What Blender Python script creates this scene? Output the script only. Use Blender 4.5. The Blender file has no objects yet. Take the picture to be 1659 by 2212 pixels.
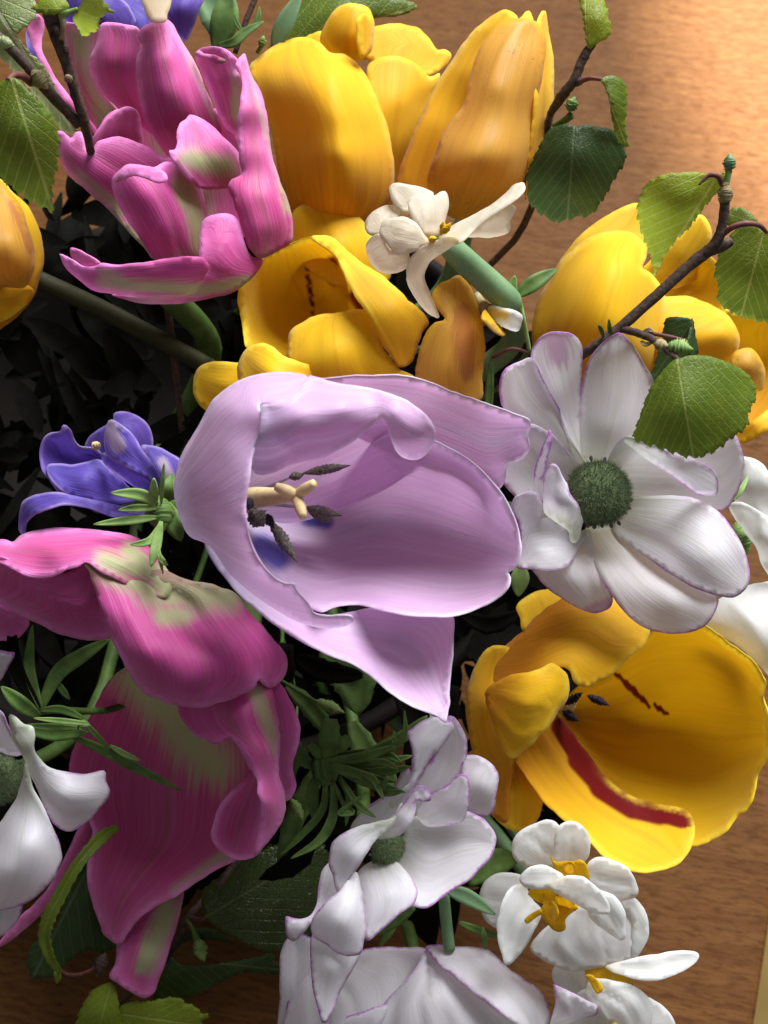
import bpy, math, random
import numpy as np
from mathutils import Vector, geometry

random.seed(7); RNG = np.random.default_rng(7)
scene = bpy.context.scene
COL = scene.collection

# ------------------------------------------------------------------ camera
CX, CY, FPX = 829.5, 1106.0, 2300.0          # photo measured on a 1659 x 2212 grid
S = 0.17 / 1659.0                             # metres per grid unit at the bouquet's plane
DIST = FPX * S
PITCH = math.radians(62)
RT = np.array([1.0, 0, 0])
FW = np.array([0, math.cos(PITCH), -math.sin(PITCH)])
UP = np.array([0, math.sin(PITCH), math.cos(PITCH)])
CAM = np.array([0, 0, 0.15]) - FW * DIST
cam_d = bpy.data.cameras.new('camera'); cam = bpy.data.objects.new('camera', cam_d)
COL.objects.link(cam); scene.camera = cam
cam.location = CAM; cam.rotation_euler = (math.radians(90) - PITCH, 0, 0)
cam_d.sensor_fit = 'VERTICAL'; cam_d.sensor_height = 36.0
cam_d.lens = 36.0 * FPX / 2212.0
cam_d.clip_start = 0.01; cam_d.clip_end = 50
cam_d.dof.use_dof = True; cam_d.dof.focus_distance = DIST - 70 * S
cam_d.dof.aperture_fstop = 22.0

# ------------------------------------------------------------------ light: a window, up and to the left behind the bouquet
world = bpy.data.worlds.new('World'); scene.world = world; world.use_nodes = True
bg = world.node_tree.nodes['Background']
bg.inputs[0].default_value = (0.92, 0.94, 1.0, 1); bg.inputs[1].default_value = 0.22

def area_light(name, loc, target, size, power, color):
    l = bpy.data.lights.new(name, 'AREA'); l.shape = 'DISK'; l.size = size; l.energy = power; l.color = color
    o = bpy.data.objects.new(name, l); COL.objects.link(o); o.location = loc
    o.rotation_euler = (Vector(target) - Vector(loc)).to_track_quat('-Z', 'Y').to_euler()
    return o
def spot_light(name, loc, target, radius, cone, blend, power, color):
    l = bpy.data.lights.new(name, 'SPOT'); l.shadow_soft_size = radius; l.spot_size = cone; l.spot_blend = blend; l.energy = power; l.color = color
    o = bpy.data.objects.new(name, l); COL.objects.link(o); o.location = loc
    o.rotation_euler = (Vector(target) - Vector(loc)).to_track_quat('-Z', 'Y').to_euler()
SUN_AT = np.array([0.415, 0.425, 0.0]); SUN_TO = np.array([0.25, 0.62, 0.74])
spot_light('sun_through_window', SUN_AT + 2.5 * SUN_TO, SUN_AT, 0.03, 2 * math.atan(0.25 / 2.5), 0.05, 2900, (1.0, 0.84, 0.56))
area_light('window_sky', (0.66, 1.18, 1.52), (0, 0, 0.1), 1.4, 122, (0.94, 0.96, 1.0))

scene.view_settings.view_transform = 'Standard'
scene.view_settings.look = 'None'
scene.view_settings.exposure = 0.0
scene.view_settings.gamma = 1.0
scene.render.engine = 'CYCLES'
scene.cycles.max_bounces = 10
scene.cycles.diffuse_bounces = 4
scene.cycles.transmission_bounces = 8

# ------------------------------------------------------------------ node helpers
class NT:
    def __init__(s, name):
        s.m = bpy.data.materials.new(name); s.m.use_nodes = True
        s.t = s.m.node_tree; s.b = s.t.nodes['Principled BSDF']; s.out = s.t.nodes['Material Output']
    def n(s, kind, **kw):
        nd = s.t.nodes.new(kind)
        for k, v in kw.items(): setattr(nd, k, v)
        return nd
    def l(s, a, b): s.t.links.new(a, b)
    def put(s, sock, v):
        if isinstance(v, bpy.types.NodeSocket): s.l(v, sock)
        else: sock.default_value = v
    def math(s, op, a, b=0.0, c=0.0, clamp=False):
        nd = s.n('ShaderNodeMath', operation=op, use_clamp=clamp)
        s.put(nd.inputs[0], a); s.put(nd.inputs[1], b); s.put(nd.inputs[2], c); return nd.outputs[0]
    def mapr(s, v, a, b, c=0.0, d=1.0, smooth=True):
        nd = s.n('ShaderNodeMapRange', interpolation_type='SMOOTHSTEP' if smooth else 'LINEAR')
        s.put(nd.inputs[0], v)
        for i, x in enumerate((a, b, c, d)): s.put(nd.inputs[1 + i], x)
        return nd.outputs[0]
    def mix(s, f, a, b, mode='MIX'):
        nd = s.n('ShaderNodeMix', data_type='RGBA', blend_type=mode)
        s.put(nd.inputs[0], f)
        for i, x in ((6, a), (7, b)):
            s.put(nd.inputs[i], x if isinstance(x, bpy.types.NodeSocket) else (*x, 1))
        return nd.outputs[2]
    def noise(s, vec, scale, detail=3.0, rough=0.55, dist=0.0):
        nd = s.n('ShaderNodeTexNoise'); s.put(nd.inputs['Vector'], vec)
        nd.inputs['Scale'].default_value = scale; nd.inputs['Detail'].default_value = detail
        nd.inputs['Roughness'].default_value = rough; nd.inputs['Distortion'].default_value = dist
        return nd.outputs[0]
    def scalev(s, vec, sc, loc=(0, 0, 0)):
        nd = s.n('ShaderNodeMapping'); s.put(nd.inputs[0], vec)
        nd.inputs['Scale'].default_value = sc; nd.inputs['Location'].default_value = loc
        return nd.outputs[0]
    def translucent(s, col, nor, fac, gamma=1.25):
        gm = s.n('ShaderNodeGamma'); s.put(gm.inputs[0], col); gm.inputs[1].default_value = gamma
        tr = s.n('ShaderNodeBsdfTranslucent'); s.l(gm.outputs[0], tr.inputs[0])
        if nor is not None: s.l(nor, tr.inputs[1])
        mx = s.n('ShaderNodeMixShader'); mx.inputs[0].default_value = fac
        s.l(s.b.outputs[0], mx.inputs[1]); s.l(tr.outputs[0], mx.inputs[2]); s.l(mx.outputs[0], s.out.inputs[0])
    def attr(s, name, o=2):
        nd = s.n('ShaderNodeAttribute', attribute_name=name); return nd.outputs[o]

def petal_mat(name, base, tip, vein=None, rim=None, rim_w=0.25, mark=None, mark_fray=0.5, streak=0.5, rough=0.42,
              sss=0.46, radius=(1, .6, .6), bump=0.26, base_to=0.25, speck=None, rim_grain=0.6, vein_f=16.0, sheen=0.1, spec=0.25, rim_tint=0.0, mark_lo=0.15, mark_hi=0.85, mark_max=1.0):
    t = NT(name)
    uv = t.n('ShaderNodeUVMap', uv_map='petal').outputs[0]
    sep = t.n('ShaderNodeSeparateXYZ'); t.l(uv, sep.inputs[0]); u, v = sep.outputs[0], sep.outputs[1]
    rnd = t.n('ShaderNodeObjectInfo').outputs['Random']
    off = t.n('ShaderNodeCombineXYZ'); t.l(t.math('MULTIPLY', rnd, 37.0), off.inputs[2]); t.l(u, off.inputs[0]); t.l(v, off.inputs[1])
    streaks = t.noise(t.scalev(off.outputs[0], (vein_f, 1.3, 1)), 1.0, 4.0, 0.62, 0.25)
    fine = t.noise(t.scalev(off.outputs[0], (vein_f * 4.5, 3.0, 1)), 1.0, 2.0, 0.6, 0.1)
    broad = t.noise(t.scalev(off.outputs[0], (2.2, 1.6, 1)), 1.0, 2.0)
    c = t.mix(t.mapr(t.math('ADD', v, t.math('MULTIPLY', t.math('SUBTRACT', streaks, 0.5), 0.35)), 0.0, base_to), base, tip)
    if vein: c = t.mix(t.math('MULTIPLY', t.mapr(streaks, 0.45, 0.75), streak), c, vein)
    c = t.mix(t.math('MULTIPLY', t.mapr(fine, 0.35, 0.75), 0.30), c, vein if vein else base)
    c = t.mix(t.math('MULTIPLY', t.mapr(t.math('ABSOLUTE', u), 0.05, 0.0), 0.22), c, base)  # darker midrib line: crease shading put into the colour
    if mark:
        m = t.attr('mark')
        nz = t.math('MULTIPLY', t.math('SUBTRACT', t.math('ADD', t.math('MULTIPLY', streaks, 0.45), t.math('MULTIPLY', fine, 0.55)), 0.5), mark_fray * 14.0)
        mm = t.math('ADD', m, t.math('MULTIPLY', nz, t.math('MULTIPLY', m, t.math('SUBTRACT', 1.0, m))))
        c = t.mix(t.math('MULTIPLY', t.mapr(mm, mark_lo, mark_hi), mark_max), c, mark)
    if speck:
        geo = t.n('ShaderNodeNewGeometry').outputs['Position']
        sp = t.noise(geo, 1500.0, 3.0, 0.6)
        blot = t.noise(geo, 90.0, 2.0)
        c = t.mix(t.math('MULTIPLY', t.mapr(sp, 0.58, 0.72), t.mapr(blot, 0.50, 0.66)), c, speck)
    if rim:  # pale rims paint the light on petal edges; the white petal's purple is pigment
        geo = t.n('ShaderNodeNewGeometry').outputs['Position']
        gn = t.noise(geo, 1100.0, 3.0, 0.7)
        e = t.math('ADD', t.attr('edge'), t.math('MULTIPLY', t.math('SUBTRACT', gn, 0.5), rim_grain * rim_w * 2))
        lo = t.noise(geo, 150.0, 2.0)
        if rim_tint: c = t.mix(t.math('MULTIPLY', t.math('MULTIPLY', t.mapr(t.attr('edge'), 0.75, 0.0), rim_tint), t.mapr(v, 0.35, 0.8)), c, rim)
        c = t.mix(t.math('MULTIPLY', t.math('MULTIPLY', t.mapr(e, rim_w, 0.0), t.mapr(lo, 0.35, 0.6, 0.25, 1.0)), t.mapr(v, 0.30, 0.6)), c, rim)
    hv = t.n('ShaderNodeHueSaturation'); t.l(c, hv.inputs['Color'])
    t.l(t.mapr(broad, 0.3, 0.7, 0.92, 1.06), hv.inputs['Value']); t.l(t.mapr(rnd, 0, 1, 0.493, 0.507, False), hv.inputs['Hue'])
    b = t.b; t.l(hv.outputs[0], b.inputs['Base Color'])
    t.l(t.mapr(fine, 0.2, 0.8, rough - 0.06, rough + 0.08), b.inputs['Roughness'])
    b.inputs['Specular IOR Level'].default_value = spec; b.inputs['Sheen Weight'].default_value = sheen
    bp = t.n('ShaderNodeBump'); bp.inputs['Strength'].default_value = bump; bp.inputs['Distance'].default_value = 0.0006
    t.l(t.math('ADD', t.math('MULTIPLY', streaks, 0.7), t.math('MULTIPLY', fine, 0.45)), bp.inputs['Height']); t.l(bp.outputs[0], b.inputs['Normal'])
    t.translucent(hv.outputs[0], bp.outputs[0], sss)
    return t.m

def leaf_mat(name, base, vein, back=None, rough=0.38, nveins=7.0, bump=0.6, spec=0.3, sss=0.52, var=None, grain=0.4):
    t = NT(name)
    uv = t.n('ShaderNodeUVMap', uv_map='petal').outputs[0]
    sep = t.n('ShaderNodeSeparateXYZ'); t.l(uv, sep.inputs[0]); u, v = sep.outputs[0], sep.outputs[1]
    geo = t.n('ShaderNodeNewGeometry').outputs['Position']
    au = t.math('ABSOLUTE', u)
    wob = t.math('MULTIPLY', t.math('SUBTRACT', t.noise(geo, 130.0, 2.0), 0.5), 0.05)
    q = t.math('ADD', t.math('SUBTRACT', v, t.math('MULTIPLY', au, 0.75)), wob)
    fr = t.math('PINGPONG', t.math('MULTIPLY', q, nveins), 0.5)
    side = t.mapr(fr, 0.085, 0.015)
    mid = t.mapr(au, 0.034, 0.010)
    vn = t.math('MAXIMUM', t.math('MULTIPLY', side, 0.75), mid)
    net = t.n('ShaderNodeTexVoronoi', feature='DISTANCE_TO_EDGE'); t.l(geo, net.inputs['Vector']); net.inputs['Scale'].default_value = 900.0
    n1 = t.noise(geo, 160.0, 3.0); n2 = t.noise(geo, 1400.0, 3.0)
    c = t.mix(t.mapr(n1, 0.3, 0.7), base, var or tuple(x * 0.72 for x in base))
    c = t.mix(t.math('MULTIPLY', t.mapr(n2, 0.35, 0.7), grain), c, tuple(x * 0.62 for x in base))
    c = t.mix(t.math('MULTIPLY', vn, 0.8), c, vein)
    b = t.b; t.l(c, b.inputs['Base Color'])
    t.l(t.mapr(n2, 0.2, 0.8, rough - 0.08, rough + 0.14), b.inputs['Roughness'])
    b.inputs['Specular IOR Level'].default_value = spec
    hgt = t.math('SUBTRACT', t.math('MULTIPLY', t.mapr(net.outputs['Distance'], 0.0, 0.12), 0.35), t.math('MULTIPLY', vn, 0.9))
    bp = t.n('ShaderNodeBump'); bp.inputs['Strength'].default_value = bump; bp.inputs['Distance'].default_value = 0.0005
    t.l(hgt, bp.inputs['Height']); t.l(bp.outputs[0], b.inputs['Normal'])
    t.translucent(c, None, sss, 0.9)
    return t.m

def plain_mat(name, c1, c2, scale=300.0, rough=0.55, bump=0.3, spec=0.15, sss=0.0, stretch=(1, 1, 1), dist=0.0004, detail=4.0):
    t = NT(name)
    geo = t.n('ShaderNodeNewGeometry').outputs['Position']
    n = t.noise(t.scalev(geo, stretch), scale, detail, 0.6)
    t.l(t.mix(t.mapr(n, 0.3, 0.7), c1, c2), t.b.inputs['Base Color'])
    t.b.inputs['Roughness'].default_value = rough; t.b.inputs['Specular IOR Level'].default_value = spec
    bp = t.n('ShaderNodeBump'); bp.inputs['Strength'].default_value = bump; bp.inputs['Distance'].default_value = dist
    t.l(n, bp.inputs['Height']); t.l(bp.outputs[0], t.b.inputs['Normal'])
    return t.m

MT = {}
MT['lilac'] = petal_mat('lilac_petal', (0.50, 0.42, 0.60), (0.70, 0.44, 0.68), vein=(0.80, 0.63, 0.82), streak=0.6, base_to=0.35, rim=(0.86, 0.74, 0.90), rim_w=0.10, rim_grain=0.2, bump=0.28, mark=(0.13, 0.10, 0.42), mark_fray=0.2, rough=0.42, sss=0.40, spec=0.30)
MT['yellow'] = petal_mat('yellow_petal', (0.54, 0.22, 0.008), (0.84, 0.48, 0.012), vein=(0.78, 0.39, 0.010), streak=0.5, mark=(0.165, 0.003, 0.001), mark_fray=0.12, rim=(0.92, 0.64, 0.05), rim_w=0.3, rim_grain=0.4, spec=0.14, rough=0.55, sss=0.30, base_to=0.6, bump=0.2)
MT['peach'] = petal_mat('peach_yellow_petal', (0.50, 0.30, 0.03), (0.80, 0.45, 0.06), vein=(0.66, 0.32, 0.05), streak=0.5, radius=(1, .5, .1), mark=(0.56, 0.24, 0.06), mark_fray=0.6, speck=(0.36, 0.13, 0.03), rim=(0.86, 0.50, 0.03), rim_w=0.3)
MT['pink'] = petal_mat('pink_green_petal', (0.20, 0.16, 0.06), (0.49, 0.056, 0.22), vein=(0.63, 0.135, 0.34), streak=0.6, base_to=0.2, mark=(0.34, 0.37, 0.17), mark_fray=0.7, mark_lo=0.05, mark_hi=1.1, mark_max=0.95, sss=0.14, rough=0.44, spec=0.25, rim=(0.84, 0.26, 0.60), rim_w=0.28, rim_grain=0.3, rim_tint=0.35, bump=0.4, vein_f=22)
MT['white'] = petal_mat('white_petal', (0.62, 0.66, 0.50), (0.90, 0.88, 0.90), vein=(0.84, 0.78, 0.84), streak=0.5, base_to=0.45, rim=(0.52, 0.20, 0.56), rim_w=0.10, rim_grain=0.9, rim_tint=0.09, bump=0.26, mark=(0.70, 0.52, 0.68), mark_fray=0.6, vein_f=13)
MT['purple'] = petal_mat('purple_petal', (0.07, 0.04, 0.20), (0.155, 0.095, 0.50), vein=(0.24, 0.16, 0.60), streak=0.6, radius=(.5, .4, 1), base_to=0.5, rim=(0.50, 0.38, 0.74), rim_w=0.12, rim_grain=0.3, bump=0.4, mark=(0.55, 0.42, 0.60), mark_fray=0.6)
MT['cream'] = petal_mat('cream_petal', (0.74, 0.62, 0.36), (0.82, 0.75, 0.60), vein=(0.76, 0.64, 0.48), streak=0.4, radius=(1, .9, .7), mark=(0.85, 0.62, 0.20), bump=0.3, vein_f=10)
MT['snow'] = petal_mat('snow_white_petal', (0.84, 0.80, 0.62), (0.90, 0.91, 0.88), vein=(0.86, 0.86, 0.82), streak=0.3, mark=(0.80, 0.60, 0.20), bump=0.14, vein_f=9)
MT['corona'] = petal_mat('corona_yellow', (0.62, 0.34, 0.01), (0.86, 0.52, 0.012), vein=(0.70, 0.36, 0.01), streak=0.6, radius=(1, .6, .05), vein_f=10)
MT['palegreen_petal'] = petal_mat('cream_green_petal', (0.66, 0.50, 0.36), (0.56, 0.50, 0.28), vein=(0.66, 0.30, 0.36), streak=0.6, mark=(0.42, 0.22, 0.14))
MT['leaf'] = leaf_mat('birch_leaf', (0.165, 0.245, 0.022), (0.31, 0.38, 0.09), var=(0.12, 0.20, 0.02), bump=0.4)
MT['leaf_bright'] = leaf_mat('young_birch_leaf', (0.30, 0.39, 0.03), (0.42, 0.47, 0.12), var=(0.24, 0.34, 0.025), rough=0.45, bump=0.4)
MT['leaf_dark'] = leaf_mat('shaded_birch_leaf', (0.055, 0.105, 0.028), (0.11, 0.16, 0.07), var=(0.042, 0.085, 0.024), bump=0.35)  # darker copy of the birch leaf, shade put into the colour
MT['leaf_gloss'] = leaf_mat('glossy_birch_leaf', (0.085, 0.15, 0.03), (0.17, 0.24, 0.08), rough=0.25, bump=1.0, spec=0.7)
MT['leaf_pale'] = leaf_mat('pale_birch_leaf', (0.34, 0.42, 0.17), (0.48, 0.54, 0.30), rough=0.35, var=(0.22, 0.32, 0.10))
MT['green'] = plain_mat('green_foliage', (0.055, 0.105, 0.022), (0.10, 0.165, 0.040), 260, 0.5, sss=0.2)
MT['green_light'] = plain_mat('light_green_foliage', (0.14, 0.23, 0.06), (0.22, 0.32, 0.10), 260, 0.5, sss=0.2)
MT['green_blue'] = plain_mat('blue_green_stem', (0.12, 0.22, 0.11), (0.17, 0.27, 0.13), 200, 0.42, sss=0.2)
MT['stem_dim'] = plain_mat('shaded_stem', (0.030, 0.034, 0.014), (0.045, 0.042, 0.018), 200, 0.6)  # stem copy darkened to paint in the dimness at the left
MT['green_gap_shade'] = plain_mat('gap_shade_foliage', (0.0022, 0.0019, 0.0012), (0.0042, 0.0040, 0.0022), 200, 0.8, spec=0.05)  # near black leaves: the shade of the gaps is in this colour
MT['twig'] = plain_mat('twig_bark', (0.050, 0.032, 0.026), (0.105, 0.068, 0.050), 900, 0.6, bump=0.7)
MT['twig_red'] = plain_mat('petiole', (0.13, 0.035, 0.045), (0.17, 0.075, 0.055), 500, 0.5)
MT['bud_scale'] = plain_mat('bud_scale', (0.36, 0.30, 0.16), (0.24, 0.18, 0.08), 500, 0.45)
MT['anther'] = plain_mat('anther_dark', (0.060, 0.050, 0.050), (0.20, 0.17, 0.14), 2600, 0.8, bump=1.0)
MT['black'] = plain_mat('black_anther', (0.010, 0.008, 0.014), (0.035, 0.026, 0.035), 1500, 0.6, bump=0.8)
MT['pollen'] = plain_mat('pollen_yellow', (0.80, 0.50, 0.02), (0.66, 0.36, 0.01), 700, 0.6)
MT['stigma'] = plain_mat('stigma', (0.62, 0.50, 0.24), (0.52, 0.40, 0.20), 700, 0.5, sss=0.4)
MT['filament'] = plain_mat('filament', (0.40, 0.34, 0.32), (0.22, 0.18, 0.34), 300, 0.5)
MT['cone'] = plain_mat('anemone_centre', (0.075, 0.115, 0.045), (0.16, 0.20, 0.095), 1200, 0.8, bump=1.0)
MT['hair'] = plain_mat('anemone_hair', (0.20, 0.25, 0.14), (0.11, 0.15, 0.07), 1500, 0.7)
MT['vase'] = plain_mat('gap_shade_clay', (0.005, 0.004, 0.003), (0.009, 0.007, 0.005), 60, 0.7, spec=0.1)  # bowl coloured near black to put shade behind the gaps
MT['floor'] = plain_mat('floor_boards', (0.040, 0.030, 0.012), (0.055, 0.042, 0.018), 8, 0.8, spec=0.05)

# ------------------------------------------------------------------ geometry helpers
def pts(a):
    """(n,3) grid x, grid y, height towards the camera -> world metres"""
    a = np.asarray(a, float).reshape(-1, 3)
    d = DIST - a[:, 2] * S
    return CAM + RT * ((a[:, 0] - CX) / FPX * d)[:, None] - UP * ((a[:, 1] - CY) / FPX * d)[:, None] + FW * d[:, None]
def pt(x, y, h): return pts([(x, y, h)])[0]

MAPS = dict(A=(0, 0, .4), B=(464.5, 0, .48), C=(1061.7, 0, .39), D=(331.8, 763, .52), E=(995.4, 663.6, .4), F=(0, 829.5, .4), G=(0, 1393.5, .4),
            H=(530.9, 1460, .36), I=(962.2, 1261, .43), J=(1095, 331.8, .34), L=(0, 0, .28), M=(0, 365, .28), N=(1393.5, 896, .27), P=(0, 1327, .3), Z=(0, 0, 1))

def catmull(P, closed, n=10):
    P = np.asarray(P, float)
    if closed: Q = np.vstack([P[-1], P, P[0], P[1]])
    else: Q = np.vstack([2 * P[0] - P[1], P, 2 * P[-1] - P[-2]])
    out = []
    k = min(3, P.shape[1])
    for i in range(len(Q) - 3):
        p0, p1, p2, p3 = Q[i:i + 4]
        d1 = max(np.linalg.norm((p1 - p0)[:k]), 1e-3) ** .5; d2 = max(np.linalg.norm((p2 - p1)[:k]), 1e-3) ** .5; d3 = max(np.linalg.norm((p3 - p2)[:k]), 1e-3) ** .5
        m1 = (p1 - p0) / d1 - (p2 - p0) / (d1 + d2) + (p2 - p1) / d2
        m2 = (p2 - p1) / d2 - (p3 - p1) / (d2 + d3) + (p3 - p2) / d3
        m1 = m1 * d2; m2 = m2 * d2
        for t in np.arange(n) / n:
            out.append((2 * t**3 - 3 * t**2 + 1) * p1 + (t**3 - 2 * t**2 + t) * m1 + (-2 * t**3 + 3 * t**2) * p2 + (t**3 - t**2) * m2)
    if not closed: out.append(P[-1])
    return np.array(out)

def resample(P, step, closed):
    Q = np.vstack([P, P[:1]]) if closed else P
    L = np.r_[0, np.cumsum(np.linalg.norm(np.diff(Q[:, :2], axis=0), axis=1))]
    n = max(8, int(L[-1] / step)); t = np.linspace(0, L[-1], n + (0 if closed else 1), endpoint=not closed)
    return np.stack([np.interp(t, L, Q[:, i]) for i in range(Q.shape[1])], 1), t

def wiggle(t, wl, seed, octs=3):
    r = np.random.default_rng(seed); y = np.zeros_like(t)
    for k, a in ((1, 1), (2.3, .55), (4.9, .3))[:octs]:
        g = r.normal(size=64); x = t / (wl / k); i = np.floor(x).astype(int); f = x - i; f = f * f * (3 - 2 * f)
        y += a * (g[i % 64] * (1 - f) + g[(i + 1) % 64] * f)
    return y * 0.6

def tps(c):
    c = np.asarray(c, float).reshape(-1, 3); P = c[:, :2] / 100.0; n = len(P)
    if n < 3: h = c[:, 2].mean(); return lambda q: np.full(len(q), h)
    def phi(r2): return 0.5 * r2 * np.log(np.maximum(r2, 1e-12))
    K = phi(((P[:, None] - P[None]) ** 2).sum(2)) + np.eye(n) * 0.12
    A = np.zeros((n + 3, n + 3)); A[:n, :n] = K; A[:n, n] = 1; A[:n, n + 1:] = P; A[n:, :n] = A[:n, n:].T
    w = np.linalg.solve(A + np.eye(n + 3) * 1e-9, np.r_[c[:, 2], 0, 0, 0])
    def f(q):
        q = q / 100.0; return phi(((q[:, None] - P[None]) ** 2).sum(2)) @ w[:n] + w[n] + q @ w[n + 1:]
    return f

def dist_outline(q, o):
    a = o; b = np.roll(o, -1, 0); ab = b - a
    L = np.maximum((ab ** 2).sum(1), 1e-9)
    t = np.clip(((q[:, None] - a[None]) * ab[None]).sum(2) / L, 0, 1)
    return np.sqrt((((a[None] + ab[None] * t[..., None]) - q[:, None]) ** 2).sum(2).min(1))

def inside(q, o):
    x, y = q[:, 0][:, None], q[:, 1][:, None]; a = o; b = np.roll(o, -1, 0)
    c = (a[:, 1] > y) != (b[:, 1] > y)
    xi = (b[:, 0] - a[:, 0]) * (y - a[:, 1]) / np.where(np.abs(b[:, 1] - a[:, 1]) < 1e-9, 1e-9, b[:, 1] - a[:, 1]) + a[:, 0]
    return ((c & (x < xi)).sum(1) % 2).astype(bool)

def link_mesh(name, verts, faces, mat, parent=None, origin=None, smooth=True, solid=None):
    me = bpy.data.meshes.new(name); o = np.zeros(3) if origin is None else np.asarray(origin)
    me.from_pydata((np.asarray(verts) - o).tolist(), [], faces)
    if smooth: me.polygons.foreach_set('use_smooth', [True] * len(me.polygons))
    if mat: me.materials.append(MT[mat] if isinstance(mat, str) else mat)
    ob = bpy.data.objects.new(name, me); COL.objects.link(ob)
    if parent is not None: ob.parent = parent
    else: ob.location = o
    if solid:
        sm = ob.modifiers.new('thickness', 'SOLIDIFY'); sm.thickness = solid; sm.offset = -1; sm.use_rim = True; sm.use_rim_only = True
    return ob

_seed = [0]
class Thing:
    def __init__(s, name, label, cat, base, mp='Z', H=0, mat=None, group=None, bulge=1.0, crease=0.0):
        s.mp, s.H, s.mat, s.bulge, s.crease = mp, H, mat, bulge, crease
        x, y, h = s._w([base])[0]
        s.bpx = (x, y, h); s.o = pt(x, y, h)
        e = bpy.data.objects.new(name, None); COL.objects.link(e); e.location = s.o; e.empty_display_size = 0.01
        e['label'] = label; e['category'] = cat
        if group: e['group'] = group
        s.e = e
    def _w(s, P, mp=None):
        x0, y0, k = MAPS[mp or s.mp]
        return [(x0 + p[0] * k, y0 + p[1] * k) + ((p[2] + s.H,) if len(p) > 2 else ()) + tuple(p[3:]) for p in P]
    def petal(s, o, c, ax=None, mat=None, mp=None, g=11, rag=1.5, ruf=4, curl=0, curl_w=28, wrk=2.0, marks=(), name='petal', teeth=None, thick=0.00032, fold=0.0, parent=None, mark_gain=1.15):
        _seed[0] += 1; sd = _seed[0]
        k = MAPS[mp or s.mp][2]
        O = np.array([p[:2] for p in s._w(o, mp)]); C3 = s._w(c, mp)
        O = catmull(O, True, 8); O, t = resample(O, g * 0.55 if not teeth else 3.0, True)
        nx = np.roll(O, -1, 0) - np.roll(O, 1, 0); nx = np.stack([nx[:, 1], -nx[:, 0]], 1); nx /= np.maximum(np.linalg.norm(nx, axis=1), 1e-6)[:, None]
        area = 0.5 * np.sum(O[:, 0] * np.roll(O[:, 1], -1) - np.roll(O[:, 0], -1) * O[:, 1])
        if area < 0: nx = -nx
        if ax is None:
            cc = O.mean(0); A0 = np.array([CX, CY]); B0 = cc + (cc - A0)
        else:
            q = s._w([ax[:2], ax[2:]], mp); A0, B0 = np.array(q[0]), np.array(q[1])
        L = max(np.linalg.norm(B0 - A0), 1.0); a = (B0 - A0) / L; b = np.array([-a[1], a[0]])
        if teeth:
            amp, wl = teeth
            ph = (t / wl + 0.15 * wiggle(t, wl * 3, sd)); big = (ph % 1.0); sm = ((ph * 2.0 + 0.3) % 1.0)
            tang = np.roll(O, -1, 0) - np.roll(O, 1, 0); tang /= np.maximum(np.linalg.norm(tang, axis=1), 1e-6)[:, None]
            sgn = np.sign((tang * a).sum(1)); saw = np.where(sgn > 0, big, 1 - big); saw2 = np.where(sgn > 0, sm, 1 - sm)
            vv = ((O - A0) * a).sum(1) / L; env = np.clip((vv - 0.04) / 0.12, 0, 1)
            d = amp * (saw ** 1.3 * 0.75 + saw2 * 0.35 - 0.5) * env
            O = O + nx * d[:, None] + a[None] * (amp * 0.5 * saw * env)[:, None]
        elif rag: O = O + nx * (0.8 * rag * wiggle(t, 40, sd))[:, None]
        lo, hi = O.min(0), O.max(0)
        gx, gy = np.meshgrid(np.arange(lo[0], hi[0], g), np.arange(lo[1], hi[1], g * .87)); gx = gx + (np.arange(gx.shape[0]) % 2)[:, None] * g / 2
        G = np.stack([gx.ravel(), gy.ravel()], 1); G = G[inside(G, O)]
        if len(G): G = G[dist_outline(G, O) > g * 0.45]
        V = np.vstack([O, G]) if len(G) else O; n = len(O)
        r = geometry.delaunay_2d_cdt([Vector(p) for p in V], [], [list(range(n))], 1, 1e-4)
        V = np.array([tuple(p) for p in r[0]]); Fc = [list(f) for f in r[2]]
        d = dist_outline(V, O)
        h = tps(C3)(V)
        if s.bulge != 1.0:
            c3 = np.array(C3); A1 = np.c_[c3[:, :2], np.ones(len(c3))]; cf = np.linalg.lstsq(A1, c3[:, 2], rcond=None)[0]
            pl = np.c_[V, np.ones(len(V))] @ cf; h = pl + s.bulge * (h - pl)
        ruf = ruf * 0.7
        arc_v = ((V - A0) * a).sum(1) / L; arc_u = ((V - A0) * b).sum(1) / (0.5 * L)
        if not teeth:
            ov = ((O - A0) * a).sum(1) / L; ou = ((O - A0) * b).sum(1) / (0.5 * L); NB = 36
            bi = np.clip(((ov - ov.min()) / max(np.ptp(ov), 1e-6) * NB).astype(int), 0, NB - 1); lo_ = np.full(NB, np.nan); hi_ = np.full(NB, np.nan)
            for q_ in range(NB):
                sel = ou[bi == q_]
                if len(sel): lo_[q_], hi_[q_] = sel.min(), sel.max()
            ok = ~np.isnan(lo_) & (hi_ - lo_ > 1e-4); xs = np.arange(NB)
            if ok.sum() > 3:
                lo_ = np.interp(xs, xs[ok], lo_[ok]); hi_ = np.interp(xs, xs[ok], hi_[ok]); ker = np.array([1, 2, 3, 4, 3, 2, 1]) / 16.0
                lo_ = np.convolve(np.pad(lo_, 3, 'edge'), ker, 'valid'); hi_ = np.convolve(np.pad(hi_, 3, 'edge'), ker, 'valid')
                fv = np.clip((arc_v - ov.min()) / max(np.ptp(ov), 1e-6) * NB - .5, 0, NB - 1)
                l2, h2 = np.interp(fv, xs, lo_), np.interp(fv, xs, hi_); wd = np.maximum(h2 - l2, 0.05)
                arc_u = np.clip((2 * arc_u - l2 - h2) / wd, -1.3, 1.3) * max(0.18, float(np.median((hi_ - lo_) / 2)))
        ed = np.exp(-d / curl_w)
        h = h + curl * ed
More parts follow.
